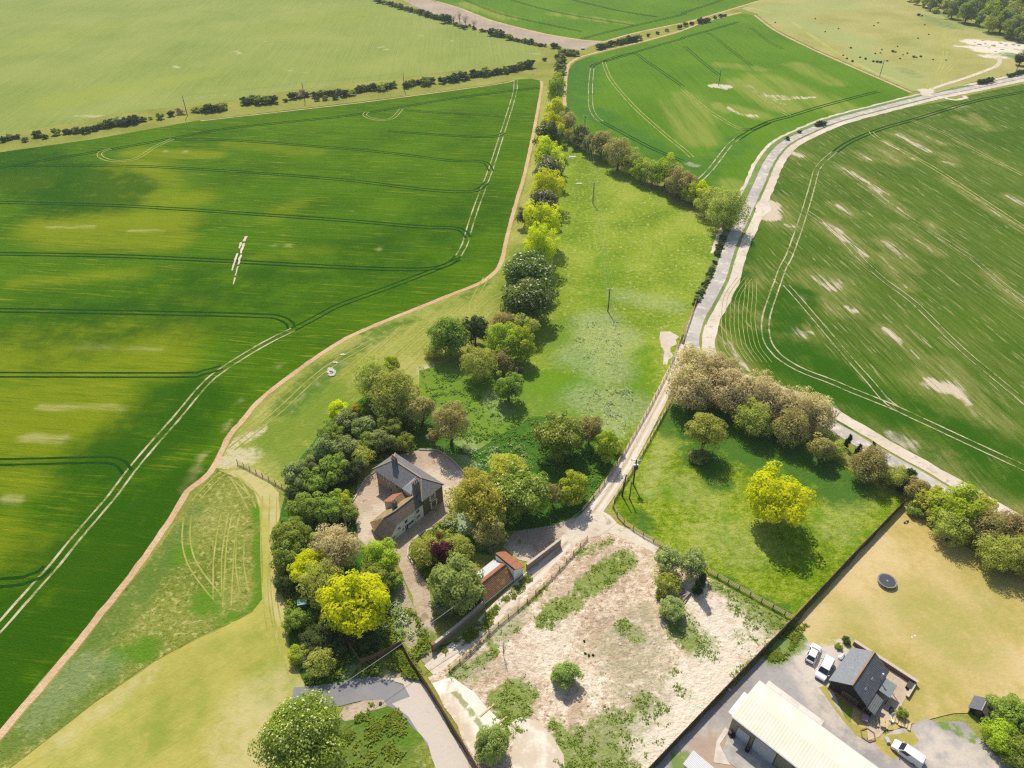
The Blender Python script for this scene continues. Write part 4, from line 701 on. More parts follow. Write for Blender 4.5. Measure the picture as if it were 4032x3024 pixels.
sl(1,0,[(1672,302,13),(1695,300,12),(1720,292,10),(1752,282,13),(1808,272,13),(1835,262,13),(1865,256,14),(1895,250,14),(1925,243,13),(1990,228,7),(2050,212,7),(2110,195,7),(2190,175,9)],'shrub in the hedge between the two far crop fields','shrubs between the two far crop fields',['dark','dark','green'])
sl(2,0,[(20,158,9),(60,150,8),(115,132,13),(140,135,10),(165,128,10),(210,112,7),(245,102,8),(275,98,6)],'shrub at the road end of the hedge between the two far crop fields','shrubs at the end of the hedge between the far crop fields',['dark'])
sl(2,0,[(875,806,10),(895,800,12),(915,797,10)],'dark shrub in the clump on the verge at the road bend','clump shrubs at the road bend',['dark'])
sl(2,0,[(757,853,7),(680,897,8)],'single small dark shrub on the verge below the road bend','single verge shrubs',['dark'])
sl(2,0,[(1925,532,10),(1950,526,12),(1975,520,12),(2000,516,10),(2120,488,9),(2150,480,9),(2180,470,10),(2205,462,10)],'dark shrub on the bank beside the far straight of the road','shrubs on the bank of the far road',['dark'])
sl(2,1,[(208,40,9),(190,80,10),(172,120,12),(160,155,10),(140,190,11),(120,220,12),(108,250,13),(95,275,12),(75,310,7)],'dark shrub between the meadow and the road','shrubs between the meadow and the road',['dark','grey'])
sl(2,0,[(262,1540,13),(240,1590,13),(225,1640,12)],'dark shrub at the road edge below the meadow hedge','shrubs at the road edge below the meadow hedge',['dark'])
WD=[(1968,-8,10),(1981,0,9),(2000,2,12),(2014,8,13),(2030,0,13),(2044,10,15),(2060,22,16),(2058,0,14),(2080,8,17),(2092,27,20),(2111,14,19),(2140,27,20),(2128,2,16),(2142,50,18),(2120,40,14),(2168,46,22),(2163,10,20),(2194,26,22),(2189,60,20),(2210,50,20),(2207,73,16),(2210,4,18),(2190,-2,18),(2235,30,22),(2240,70,20),(2100,-12,16),(2140,-14,16),(2180,-20,16),(2215,-20,16)]
for k,(x,y,r_) in enumerate(WD): tree('woodland_tree','tree',['wood','olive','wood','limegreen'][k%4] if k%3 else 'wood',x,y,r_,'leafy tree of the wood in the far corner beyond the dry meadow',.95,.05,1 if r_>16 else 0,'trees of the far corner wood')
cl('dark',2207,126,13,'dark round tree standing between the chalk heap and the far road',.95,.08)
cl('olive',2022,23,9,'low yellowish shrub in front of the far corner wood',.6,0,name='shrub',cat='shrub',lod=0)
zz=lambda pts:[(1882.8+x/3.855,y/3.855,r_/3.855) for x,y,r_ in pts]
for n,(x,y,r_) in enumerate(zz([(178,425,14),(200,432,9),(45,512,13),(75,515,14),(15,508,12),(350,472,13),(372,476,9),(410,468,11),(300,443,9),(130,506,9),(86,411,8),(216,386,7),(262,455,7),(476,286,7),(386,318,8),(441,206,7),(512,495,8),(32,445,8),(74,440,8),(238,488,8),(396,122,14),(420,130,9),(620,500,6),(55,190,6)])+[(1104,0,0)][:0]): tree('scrub_bush','bush','dark',x,y,max(r_,1.9),'small dark scrub bush scattered on the dry meadow',.7,0,0,'scrub bushes on the dry meadow')
for (x,y,r_) in tl(2,0,[(1090,308,8),(1150,370,7),(1185,380,9),(1040,357,7),(1065,378,8),(1100,395,9),(860,120,5),(1010,185,5),(925,205,5),(1240,165,5),(600,145,5)]): tree('scrub_bush','bush','dark',x,y,max(r_/3,1.9),'small dark scrub bush scattered on the dry meadow',.7,0,0,'scrub bushes on the dry meadow')
# --- ground cover that nobody could count
def tufts(name,polys,n,mat,size,hgt,leaves=4,thr=0.0):
    C=[];N=[];S=[];T=[]
    per=n//len(polys)
    for pl in polys:
        W=[P(*p[:2]) for p in pl]; xs=[p.x for p in W]; ys=[p.y for p in W]; got=0; it=0
        while got<per and it<40:
            it+=1; m=per*2; X=rng.uniform(min(xs),max(xs),m); Y=rng.uniform(min(ys),max(ys),m)
            k=inside(W,X,Y); X=X[k];Y=Y[k]
            f=np.array([mnoise.noise(Vector((a*.33,b*.33,3)))+.8*mnoise.noise(Vector((a*1.1,b*1.1,8))) for a,b in zip(X,Y)]) if len(X) else np.array([])
            k=f>rng.uniform(-.1,.5,len(X))+thr; X=X[k][:per-got];Y=Y[k][:per-got]; got+=len(X)
            for q in range(leaves):
                z=rng.uniform(.15,1,len(X))*hgt
                C.append(np.stack([X+rng.normal(size=len(X))*size*.6,Y+rng.normal(size=len(X))*size*.6,z+.1],1)); N.append(rng.normal(size=(len(X),3))*.4+np.array([0,.25,1.0])); S.append(size*rng.uniform(.6,1.4,len(X))); T.append(rng.random((len(X),3)))
    me=quads_mesh(name,np.concatenate(C),np.concatenate(N),np.concatenate(S),np.concatenate(T),mat); o=link(name,me); o['kind']='stuff'; return o
lf_net=leafmat('nettle_leaves',(.27,.42,.06),(.16,.30,.035),.42); lf_par=leafmat('cow_parsley',(.60,.64,.42),(.25,.38,.08),.35,(.75,.76,.62)); lf_weed=leafmat('weed_leaves',(.36,.46,.07),(.20,.31,.03),.42)
lf_grass=leafmat('tussock_blades',(.40,.50,.07),(.25,.38,.03),.4); lf_dry=leafmat('dry_stems',(.58,.56,.20),(.36,.40,.10),.4)
tufts('nettles',[[(905,790),(960,800),(1060,870),(1110,900),(1180,905),(1150,990),(1090,985),(1020,990),(940,930)],[(1060,960),(1180,900),(1290,990),(1270,1080),(1180,1010),(1100,985)],[(1240,1020),(1320,1000),(1270,1090)]],3200,lf_net,.42,.25,3)
tufts('cow_parsley',[[(1240,700),(1330,690),(1360,800),(1240,810)],[(1250,840),(1370,840),(1350,930),(1260,900)],[(1000,960),(1150,960),(1140,1000),(1010,1020)],[(830,1260),(880,1330),(900,1390),(850,1360)],[(985,1112),(958,1128),(945,1150),(985,1150)]],1500,lf_par,.34,.8,2)
tufts('undergrowth_leaves',[[(600,1150),(900,1330),(935,1400),(860,1450),(660,1480),(620,1320)],[(640,1010),(800,860),(900,860),(900,980),(770,1010),(760,1150),(620,1110)],[(820,1450),(868,1392),(905,1465)],[(980,1116),(956,1130),(925,1153),(893,1172),(890,1200),(920,1250),(1000,1200)]],9000,lf_weed,.5,.6)
def scatter(name,poly,blobs,n,mat,size,hgt,leaves=3):
    W=[P(*p) for p in poly]; xs=[p.x for p in W]; ys=[p.y for p in W]; X=rng.uniform(min(xs),max(xs),n*14); Y=rng.uniform(min(ys),max(ys),n*14); k=inside(W,X,Y); X=X[k];Y=Y[k]
    f=np.array([mnoise.noise(Vector((a*.5,b*.5,3)))+.7*mnoise.noise(Vector((a*1.7,b*1.7,8))) for a,b in zip(X,Y)])
    k=blobval(X,Y,blobs)*(1+1.7*f)>.62+rng.uniform(0,.7,len(X)); X=X[k][:n];Y=Y[k][:n]; C=[];N=[];S=[];T=[]
    for q in range(leaves):
        C.append(np.stack([X+rng.normal(size=len(X))*size*.6,Y+rng.normal(size=len(X))*size*.6,rng.uniform(.15,1,len(X))*hgt+.1],1)); N.append(rng.normal(size=(len(X),3))*.4+np.array([0,.25,1.0])); S.append(size*rng.uniform(.5,1.5,len(X))); T.append(rng.random((len(X),3)))
    me=quads_mesh(name,np.concatenate(C),np.concatenate(N),np.concatenate(S),np.concatenate(T),mat); o=link(name,me); o['kind']='stuff'; return o
scatter('weeds',LP,SITE_R,2600,lf_weed,.27,.18)
tufts('verge_weeds',[[(955,1400),(1040,1340),(1150,1230),(1170,1230),(1040,1370),(960,1420)],[(1640,1415),(1700,1350),(1745,1350),(1700,1420),(1670,1430)]],1800,lf_weed,.34,.25,3,.05)
tufts('bank_weeds',[[(800,1520),(860,1535),(885,1590),(870,1659),(750,1659)],[(735,1570),(785,1545),(760,1590),(745,1610)]],1500,lf_weed,.42,.3,3,.1)
# ---------------------------------------------------------------- built things
def tiles(name,c1,c2,rowlen=.28,stain=None,thr=.58,axis='Y',rough=.85,bumpd=.04):
    b=NB(name); wv=b.n('ShaderNodeTexWave',wave_type='BANDS',bands_direction=axis); b.l(b.pos,wv.inputs['Vector']); wv.inputs['Scale'].default_value=1/rowlen/6.283*3.14; wv.inputs['Distortion'].default_value=.6; wv.inputs['Detail'].default_value=1
    n=b.noise(2.2,4,.65); c=b.mix(b.mr(n,.33,.67),c1,c2); n2=b.noise(9,2); c=b.mix(b.mr(n2,.3,.7,0,.35),c,tuple(x*.6 for x in c1))
    if stain: c=b.mix(b.mr(b.noise(.9,5,.7),thr,thr+.08,0,.85),c,stain)
    return b.finish(c,rough,wv.outputs['Fac'],bumpd,.7,.25)
m_slate=tiles('roof_slate',(.155,.153,.158),(.235,.228,.22),.3,(.27,.245,.20),.60)
m_slate2=tiles('mossy_roof_tile',(.14,.115,.092),(.22,.175,.13),.26,(.30,.24,.14),.60,'X')
m_lichen=tiles('lichen_roof_tile',(.36,.25,.12),(.24,.17,.10),.26,(.46,.33,.13),.52,'X')
m_redtile=tiles('red_roof_tile',(.46,.19,.10),(.34,.14,.08),.24,(.40,.30,.18),.62)
m_oldtile=tiles('weathered_red_tile',(.30,.15,.075),(.20,.10,.05),.34,(.36,.27,.09),.54)
m_wall=simple('limewashed_wall',(.86,.85,.82),.9,.08,2.5,.1); m_stone=simple('buff_stone_wall',(.40,.33,.24),.9,.35,3.0,.1,bump=.03); m_flint=simple('dark_flint_wall',(.20,.175,.145),.9,.4,9,.1,bump=.03)
m_brick=simple('brick',(.36,.19,.12),.9,.35,8,.1,bump=.02); m_blkweb=simple('black_weatherboard',(.018,.018,.02),.7,.4,6,.3); m_glass=simple('dark_window_glass',(.03,.035,.045),.12,.3,1,.5)
m_white=simple('white_paint',(.80,.80,.80),.35,.04,2,.5); m_whitewd=simple('white_window_surround',(.78,.76,.70),.8,.1,4,.2); m_ply=simple('plywood_board',(.48,.28,.10),.8,.15,3,.2)
m_chim=simple('chimney_brick',(.22,.20,.18),.9,.4,7,.1,bump=.02); m_pot=simple('chimney_pot',(.48,.28,.14),.8,.2,6,.2); m_lead=simple('lead_flashing',(.40,.40,.41),.6,.2,4,.3); m_bare=simple('pale_plaster',(.55,.49,.40),.9,.2,3,.1)
m_ridge=simple('ridge_tile',(.40,.32,.22),.9,.3,6,.1); m_post=simple('weathered_timber',(.30,.20,.12),.9,.3,8,.1); m_rail=simple('new_pine_rail',(.68,.52,.27),.8,.2,6,.2); m_creo=simple('creosoted_pole',(.085,.065,.05),.9,.3,5,.1); m_grpole=simple('grey_pole',(.28,.26,.23),.9,.3,5,.1)
m_fence=tiles('close_board_fence',(.115,.075,.050),(.17,.11,.075),.15,None,.6,'X',.9,.02); m_fence2=simple('brown_fence_board',(.30,.175,.095),.9,.35,6,.1)
m_galv=simple('galvanised_metal',(.55,.56,.57),.4,.15,4,.5,.3); m_insul=simple('insulator',(.75,.76,.78),.3,.05,4,.5); m_dark=simple('dark_metal',(.06,.06,.065),.5,.2,4,.4); m_wire=simple('cable',(.10,.10,.10),.6,.1,4,.3); m_alum=simple('cable_aluminium',(.42,.42,.42),.5,.1,4,.3)
m_coping=simple('pale_coping',(.60,.52,.42),.9,.25,5,.1); m_oldwall=simple('old_flint_and_brick_wall',(.34,.27,.20),.9,.4,5,.1,bump=.05); m_stack=simple('rubber',(.025,.025,.028),.8,.3,5,.2)
def corr(name,c1,c2,per,axis='X'):
    b=NB(name); wv=b.n('ShaderNodeTexWave',wave_type='BANDS',bands_direction=axis); b.l(b.pos,wv.inputs['Vector']); wv.inputs['Scale'].default_value=3.14159/per/10
    f=b.mr(wv.outputs['Fac'],.80,.99); c=b.mix(b.mr(b.noise(.35,4,.6),.3,.7),c1,c2); c=b.mix(b.math('MULTIPLY',f,.28),c,tuple(x*.5 for x in c1)); return b.finish(c,.45,wv.outputs['Fac'],.025,.5,.4)
m_croof=corr('cream_profiled_sheet',(.72,.69,.52),(.80,.77,.62),.5); m_cwall=corr('olive_profiled_sheet',(.23,.215,.135),(.27,.25,.16),.4); m_shut=corr('grey_roller_door',(.42,.44,.47),(.46,.48,.50),.3,'Z'); m_tin=corr('corrugated_tin',(.55,.55,.56),(.62,.60,.58),.2)
def house_frame(name,label,cat,o,deg): return thing(name,label,cat,(o[0],o[1],0),math.radians(deg))
def poly(name,mat,par,v,f,thick=0.0):
    o=mesh_obj(name,v,f,mat,par); 
    bm=bmesh.new(); bm.from_mesh(o.data); bmesh.ops.recalc_face_normals(bm,faces=bm.faces)
    bm.to_mesh(o.data); bm.free()
    if thick:
        m=o.modifiers.new('thickness','SOLIDIFY'); m.thickness=thick; m.offset=0
    return o
def win(par,x,y,z,w,h,nx,ny,frame=None,glass=None,name='window',quoin=False):
    """a window on a wall: centre, size and outward normal in the frame of its building"""
    tx,ty=-ny,nx; g=MB(); c=Vector((x,y,z)); n=Vector((nx,ny,0)); t=Vector((tx,ty,0))
    def slab(mb,w_,h_,d0,d1,dz=0,dt=0):
        v=[]
        for d_ in (d0,d1):
            for a,b in ((-1,-1),(1,-1),(1,1),(-1,1)): v.append(c+n*d_+t*(a*w_/2+dt)+Vector((0,0,b*h_/2+dz)))
        mb.add(v,[(3,2,1,0),(4,5,6,7),(0,1,5,4),(1,2,6,5),(2,3,7,6),(3,0,4,7)])
    slab(g,w,h,.0,.035); o=g.build(name,glass or m_glass,par)
    if frame:
        f=MB(); q=.22 if quoin else .08
        slab(f,w+2*q,q,.0,.06,h/2+q/2); slab(f,w+2*q,q,.0,.06,-h/2-q/2); slab(f,q,h,.0,.06,0,w/2+q/2); slab(f,q,h,.0,.06,0,-w/2-q/2)
        if quoin:
            k=int(h/.35)
            for i in range(0,k,2):
                zz=-h/2+(i+.5)*h/k; slab(f,.2,h/k,.0,.055,zz,w/2+q+.1); slab(f,.2,h/k,.0,.055,zz,-w/2-q-.1)
        else: slab(f,.05,h,.035,.05)
        f.build('window_surround' if quoin else 'window_frame',frame,o)
    return o
# ---- farmhouse
h=house_frame('farmhouse','old stone farmhouse with hipped slate roof and a long white wing','house',(-19.4,108.6),140.1)
ZE,ZR=5.0,7.45
MB().prism([(0.15,-.15),(15.1,-.15),(15.1,-6.1),(.15,-6.1)],-.1,ZE).build('stone_wall',m_stone,h)
MB().add([(.12,-.1,0),(.12,-6.15,0),(.12,-6.15,ZE),(.12,-.1,ZE),(-.02,-.1,0),(-.02,-6.15,0),(-.02,-6.15,ZE),(-.02,-.1,ZE)],[(0,1,2,3),(7,6,5,4),(0,4,5,1),(1,5,6,2),(2,6,7,3),(3,7,4,0)]).build('flint_wall',m_flint,h)
e=.3; a,b=3.2,12.0
v=[(-e,e,ZE),(15.25+e,e,ZE),(15.25+e,-6.25-e,ZE),(-e,-6.25-e,ZE),(a,-3.12,ZR),(b,-3.12,ZR)]
rf=poly('slate_roof',m_slate,h,v,[(0,1,5,4),(2,3,4,5),(3,0,4),(1,2,5),(3,2,1,0)])
mb=MB(); mb.beam((a-.1,-3.12,ZR+.03),(b+.1,-3.12,ZR+.03),.28,.14)
for q,r_ in ((0,4),(3,4),(1,5),(2,5)): mb.beam(Vector(v[q])+Vector((0,0,.03)),Vector(v[r_])+Vector((0,0,.03)),.22,.10)
mb.build('ridge_tiles',m_ridge,rf)
# hipped bay on the near side of the roof
poly('bay_roof',m_lead,h,[(3.0,.35,ZE+.05),(5.9,.35,ZE+.05),(4.4,-1.6,ZE+1.65),(4.4,-2.8,ZR-.05)],[(0,1,2),(1,3,2),(0,2,3)],.05)
MB().prism([(3.1,-.1),(5.7,-.1),(5.7,.28),(3.1,.28)],0,ZE-.02).build('bay_wall',m_bare,h)
def chimney(par,x,y,z0,z1,w,d,pots=2):
    c=MB().box((x,y,(z0+z1)/2),(w,d,z1-z0)).box((x,y,z1+.06),(w+.16,d+.16,.14)).build('chimney',m_chim,par,False,.01)
    for k in range(pots): MB().tube([(x+(k-(pots-1)/2)*w/pots*(w>=d),y+(k-(pots-1)/2)*d/pots*(w<d),z1+.1),(x+(k-(pots-1)/2)*w/pots*(w>=d),y+(k-(pots-1)/2)*d/pots*(w<d),z1+.65)],[.16,.12],8).build('chimney_pot',m_pot,c)
chimney(h,11.2,-2.7,6.6,8.9,1.25,.7,3); chimney(h,2.0,-.4,5.2,9.0,.8,1.5,3)
win(h,-.02,-3.0,3.75,1.15,1.35,-1,0,m_whitewd,m_glass,'window',True); win(h,-.02,-3.2,1.45,1.25,1.75,-1,0,m_whitewd,m_flint,'blocked_window',True)
for x in (8.2,11.2,13.2): win(h,x,-.15,3.6,.95,1.3,0,1,m_whitewd)
win(h,10.6,-.15,1.3,.95,1.4,0,1,m_whitewd)
# white wing
wg=[(.2,.0),(6.3,.0),(6.3,9.3),(4.0,10.35),(.2,10.35)]
mb=MB(); fz=[(.2,0,0),(.2,10.35,0),(.2,10.35,1.2),(.2,7.6,3.85),(.2,0,3.85),(-.05,0,0),(-.05,10.35,0),(-.05,10.35,1.2),(-.05,7.6,3.85),(-.05,0,3.85)]
mb.add(fz,[(0,1,2,3,4),(9,8,7,6,5),(5,6,1,0),(6,7,2,1),(7,8,3,2),(8,9,4,3),(9,5,0,4)]); mb.build('white_wall',m_wall,h)
MB().prism([(.22,10.3),(4.0,10.3),(6.2,9.25),(6.2,.3),(.22,.3)],0,1.15).build('rear_wall',m_stone,h)
A,B,C=(1.8,.3,5.6),(1.8,6.3,5.6),(3.0,8.2,4.5); F0,F1,F2=(-.22,.0,3.85),(-.22,7.7,3.85),(-.25,10.65,1.12); E1=(4.1,10.65,1.25); K1=(6.6,9.5,1.4); K0=(6.6,.6,1.6)
wr=poly('wing_roof',m_slate2,h,[A,B,F1,F0,C,E1,F2],[(0,1,2,3),(1,4,2),(4,5,6),(4,6,2)],.12)
poly('rear_roof',m_lichen,h,[A,B,C,K1,K0,E1],[(0,1,4),(1,2,3),(1,3,4),(2,5,3)],.12)
MB().beam(Vector(A)+Vector((0,0,.08)),Vector(B)+Vector((0,0,.08)),.25,.12).beam(Vector(B)+Vector((0,0,.08)),Vector(C)+Vector((0,0,.08)),.25,.12).build('ridge_tiles',m_ridge,wr)
chimney(h,3.2,5.0,3.6,6.6,.75,1.0,2)
for y,z,w_,h_ in ((1.6,3.0,.9,.75),(5.1,2.75,.85,.75),(7.1,2.35,.6,.6),(8.8,.95,.75,.5),(6.1,1.15,.4,.4),(3.8,1.3,1.6,.65)): win(h,-.05,y,z,w_,h_,-1,0,m_whitewd)
win(h,-.05,1.55,1.35,1.1,.7,-1,0,None,m_ply,'boarded_window')
win(h,-.05,5.1,.9,.8,1.6,-1,0,m_whitewd,m_dark,'door')
MB().tube([(-.12,2.55,0),(-.12,2.55,3.6)],.06,6).build('drainpipe',m_white,h)
# red roofed outhouse at the back
MB().prism([(3.2,.9),(7.8,.9),(7.8,4.1),(3.2,4.1)],0,2.7).build('outhouse_wall',m_bare,h)
poly('outhouse_gable',m_bare,h,[(7.75,.9,2.7),(3.3,.9,2.7),(5.5,.9,4.15),(7.75,4.08,2.7),(3.3,4.08,2.7),(5.5,4.08,4.15)],[(0,1,2),(3,5,4)])
poly('red_roof',m_redtile,h,[(8.1,.7,2.6),(5.5,.7,4.3),(5.5,4.3,4.3),(8.1,4.3,2.6)],[(0,1,2,3)],.1); poly('lichen_roof',m_lichen,h,[(5.5,.7,4.29),(2.9,.7,2.6),(2.9,4.3,2.6),(5.5,4.3,4.29)],[(0,1,2,3)],.1)
win(h,6.6,4.1,1.3,.7,.8,0,1,m_whitewd)
# ---- tiled outbuilding by the lane
s=house_frame('outbuilding','low red tiled outbuilding built into the old wall beside the lane','building',(-5.2,85.8),45)
MB().prism([(0,0.05),(7.8,.05),(7.8,4.4),(0,4.4)],-.05,1.3).build('wall',m_wall,s)
poly('gable',m_wall,s,[(.05,.05,1.3),(.05,4.4,1.3),(.05,2.35,3.15),(7.75,.05,1.3),(7.75,4.4,1.3),(7.75,2.35,3.15)],[(0,1,2),(3,5,4)])
rr=poly('tiled_roof',m_oldtile,s,[(-.2,-.25,1.0),(7.7,-.25,1.0),(7.7,2.35,3.3),(-.2,2.35,3.3)],[(0,1,2,3)],.12); poly('rear_tiles',m_redtile,s,[(-.2,2.35,3.29),(7.7,2.35,3.29),(7.7,3.3,2.75),(-.2,3.3,2.75)],[(0,1,2,3)],.12)
poly('tin_roof',m_tin,s,[(-.1,3.2,2.72),(7.7,3.2,2.72),(7.7,5.6,1.9),(-.1,5.6,1.9)],[(0,1,2,3)],.05)
MB().beam((-.2,2.35,3.38),(7.7,2.35,3.38),.3,.14).build('ridge_tiles',m_redtile,rr)
MB().prism([(7.85,-.1),(10.4,-.1),(10.4,5.2),(7.85,5.2)],-.05,2.2).build('end_wall',m_wall,s)
poly('end_gable',m_wall,s,[(7.86,-.1,2.2),(10.4,-.1,2.2),(8.2,-.1,3.55),(7.86,5.2,2.2),(10.4,5.2,2.2),(8.2,5.2,3.55),(7.86,-.1,3.4),(7.86,5.2,3.4)],[(0,1,2,6),(3,7,5,4),(0,6,7,3)])
poly('end_roof',m_redtile,s,[(8.0,-.35,3.7),(10.7,-.35,2.2),(10.7,5.45,2.2),(8.0,5.45,3.7)],[(0,1,2,3)],.12)
# ---- walls
def wall(name,label,pts,hgt,th,mat,cap,cat='wall',pier=False):
    W=[P(*p) for p in pts]; c0=W[0]; t=thing(name,label,cat,tuple(c0)); mb=MB(); cp=MB()
    for a_,b_ in zip(W,W[1:]):
        a_=a_-c0;b_=b_-c0; mb.beam(a_+Vector((0,0,hgt/2)),b_+Vector((0,0,hgt/2)),th,hgt); cp.beam(a_+Vector((0,0,hgt+.05)),b_+Vector((0,0,hgt+.05)),th+.08,.1)
    mb.build('wall',mat,t); cp.build('coping',cap,t)
    if pier:
        q=MB().box((0,0,(hgt+.35)/2),(.6,.6,hgt+.35),.78).build('pier',m_brick,t); MB().box((0,0,hgt+.4),(.7,.7,.12),.78).build('pier_cap',m_brick,q)
    return t
Zs=lambda x,y:((1640+x/3.318)/1.8228,(2100+y/3.318)/1.8228)
wall('garden_wall','old flint and brick wall running from its brick end pier to the tiled outbuilding',[Zs(225,1520),Zs(560,1250),Zs(885,960)],1.7,.42,m_oldwall,m_coping,pier=True)
wall('garden_wall','old flint wall beyond the tiled outbuilding towards the lane junction',[Zs(1440,490),Zs(1660,320),Zs(1875,155)],2.0,.42,m_oldwall,m_coping)
wall('kerb_wall','low pale curved stone kerb between the drive and the island bushes',[(934,1143),(915,1150),(893,1168),(882,1183),(881,1200),(893,1220)],.3,.25,m_coping,m_coping,'kerb')
wall('kerb_wall','low pale stone edging round the far side of the forecourt',[(762,1085),(790,1035),(830,1005)],.25,.22,m_coping,m_coping,'kerb')
wall('kerb_wall','low pale stone edging from the rusty cypress to the golden willow',[(905,972),(945,973),(975,992),(1022,1042)],.25,.2,m_coping,m_coping,'kerb')
# ---- fences
def fence(name,label,pts,sp=2.4,rails=3,hgt=1.2,pm=None,rm=None):
    W=[P(*p) for p in pts]; c0=W[0]; t=thing(name,label,'fence',tuple(c0)); pts3=[w_-c0 for w_ in W]; pm=pm or m_post; rm=rm or m_rail
    L=[0]; 
    for a_,b_ in zip(pts3,pts3[1:]): L.append(L[-1]+(b_-a_).length)
    def at(d):
        for i in range(len(L)-1):
            if d<=L[i+1]+1e-6: return pts3[i].lerp(pts3[i+1],(d-L[i])/(L[i+1]-L[i]))
        return pts3[-1]
    n=max(1,round(L[-1]/sp)); me=None
    for k in range(n+1):
        p=at(L[-1]*k/n)
        if me is None: o=MB().box((0,0,hgt/2+.04),(.14,.14,hgt+.12)).build('post',pm,t); me=o.data; o.location=p
        else: link('post',me,t,p,(0,0,k*.3))
    for r_ in range(rails):
        z=hgt*(.3+.62*r_/(max(1,rails-1))); mb=MB()
        for k in range(n): mb.beam(at(L[-1]*k/n)+Vector((0,0,z)),at(L[-1]*(k+1)/n)+Vector((0,0,z+ (.02 if k%2 else 0))),.07,.13)
        mb.build('rail',rm,t)
    return t
fence('rail_fence','timber rail fence on the meadow side of the lane',tl(1,1,[(2212,505),(2110,770),(2000,985),(1830,1285),(1700,1485),(1560,1659)]),2.6)
fence('rail_fence','timber rail fence on the paddock side of the lane, turning at its corner post',tl(1,1,[(2140,930),(2060,1085),(1900,1375),(1750,1605)])+tl(1,2,[(1783,22),(1840,85),(1930,145),(2092,235)]),2.6)
fence('rail_fence','timber rail fence between the willow clump and the dark boundary fence',tl(2,2,[(155,385),(420,535),(735,712)]),2.4)
fence('rail_fence','low timber rail fence along the chalk site beside the lane',tl(1,2,[(1592,178),(1400,392),(1200,592),(1000,752),(830,922),(700,1035)]),2.5,3,1.1,simple('red_brown_post',(.33,.15,.07),.9,.2,6,.1))
fence('rail_fence','pale timber rail fence crossing the grass margin to the house grove',tl(0,1,[(1540,1345),(1700,1430),(1870,1522)]),2.2)
fence('rail_fence','pale timber rail fence running down beside the house grove',[(624,1064),(624,1108)],2.2)
fence('rail_fence','timber rail fence between the chalk scrape and the road',[(1503,655),(1490,695),(1474,742)],2.4)
def boards(name,label,pts,hgt,mat,sp=3.0,label2=None):
    W=[P(*p) for p in pts]; c0=W[0]; t=thing(name,label,'fence',tuple(c0)); me=None
    for a_,b_ in zip(W,W[1:]):
        a_=a_-c0;b_=b_-c0; L=(b_-a_).length; n=max(1,round(L/sp)); an=math.atan2((b_-a_).y,(b_-a_).x)
        for k in range(n):
            q=a_.lerp(b_,(k+.5)/n); l2=L/n-.16
            mb=MB().box((0,0,hgt/2+.03),(l2,.05,hgt)); 
            for z in (.35,hgt*.55,hgt-.2): mb.box((0,.055,z),(l2,.055,.09))
            o=mb.build('panel',mat,t); o.location=q; o.rotation_euler=(0,0,an)
            if me is None: o=MB().box((0,0,hgt/2+.05),(.15,.15,hgt+.14)).build('post',m_post,t); me=o.data; o.location=a_.lerp(b_,k/n); o.rotation_euler=(0,0,an)
            else: link('post',me,t,a_.lerp(b_,k/n),(0,0,an))
    link('post',me,t,W[-1]-c0)
boards('board_fence','long dark close-boarded fence between the paddock, the chalk site and the dry lawn',[(1950,1092),(1830,1217),(1710,1346),(1560,1500),(1408,1660),(1330,1742)],1.9,m_fence)
boards('board_fence','dark brown close-boarded fence between the gravel apron and the concrete slabs',tl(1,2,[(392,872),(450,985),(560,1145),(700,1375),(880,1675),(930,1760)]),1.8,m_fence2)
boards('board_fence','brown close-boarded fence closing off the end of the house grove',tl(1,2,[(135,995),(260,940),(388,872)]),1.8,m_fence2)
boards('board_fence','short brown close-boarded fence under the very large lime',tl(1,2,[(130,990),(85,925),(42,860)]),1.7,m_fence2)
boards('board_fence','red-brown close-boarded fence in the shade below the round rusty tree',[(1893,1033),(1915,1044),(1940,1060)],1.6,m_fence2)
# ---- poles and lines
def pole(label,x,y,hgt,yaw,arm=True,mat=None,trans=False,name='power_pole',lean=(0,0)):
    p=P(x,y); t=thing(name,label,'pole',tuple(p),yaw); t.rotation_euler=(lean[0],lean[1],yaw)
    MB().tube([(0,0,-.1),(0,0,hgt)],[.19,.14],8).build('shaft',mat or m_creo,t)
    if arm:
        a_=MB().box((0,0,hgt-.12),(2.3,.14,.14)).build('crossarm',m_galv,t)
        for k in (-1,0,1): MB().tube([(k*1.05,0,hgt-.05),(k*1.05,0,hgt+.12),(k*1.05,0,hgt+.3)],[.09,.1,.05],7).build('insulator',m_insul,a_)
    if trans:
        tr=MB().box((.0,-.45,hgt-1.9),(.95,.6,.95)).build('transformer',m_dark,t,False,.03); MB().box((0,-.2,hgt-1.3),(1.1,.5,.1)).build('bracket',m_galv,t)
        for k in (-1,1): MB().tube([(k*.3,-.45,hgt-1.42),(k*.3,-.45,hgt-1.1)],[.07,.05],6).build('bushing',m_insul,tr)
    return p+Vector((0,0,hgt+.25))
yl=ang((405,250),(874,196))+math.pi/2; y3=ang((1280,440),(1313,673))+math.pi/2; y4=ang((1552,185),(1900,165))+math.pi/2
A1=[pole('leftmost dark power pole in the hedge below the pale field',405,250,10.2,yl),pole('second dark power pole from the left in the hedge below the pale field',659,220,10.2,yl),pole('third dark power pole, nearest the avenue, in the hedge below the pale field',874,196.5,10,yl)]
A2=[pole('power pole rising behind the meadow hedge near the avenue',1262,291,9.2,y3),pole('power pole standing in the upper meadow',1280.5,440,8.9,y3),pole('power pole standing in the lower meadow',1313,673,8.3,y3),pole('power pole carrying a transformer beside the lane',1367.6,1045.3,7.6,y3,True,None,True)]
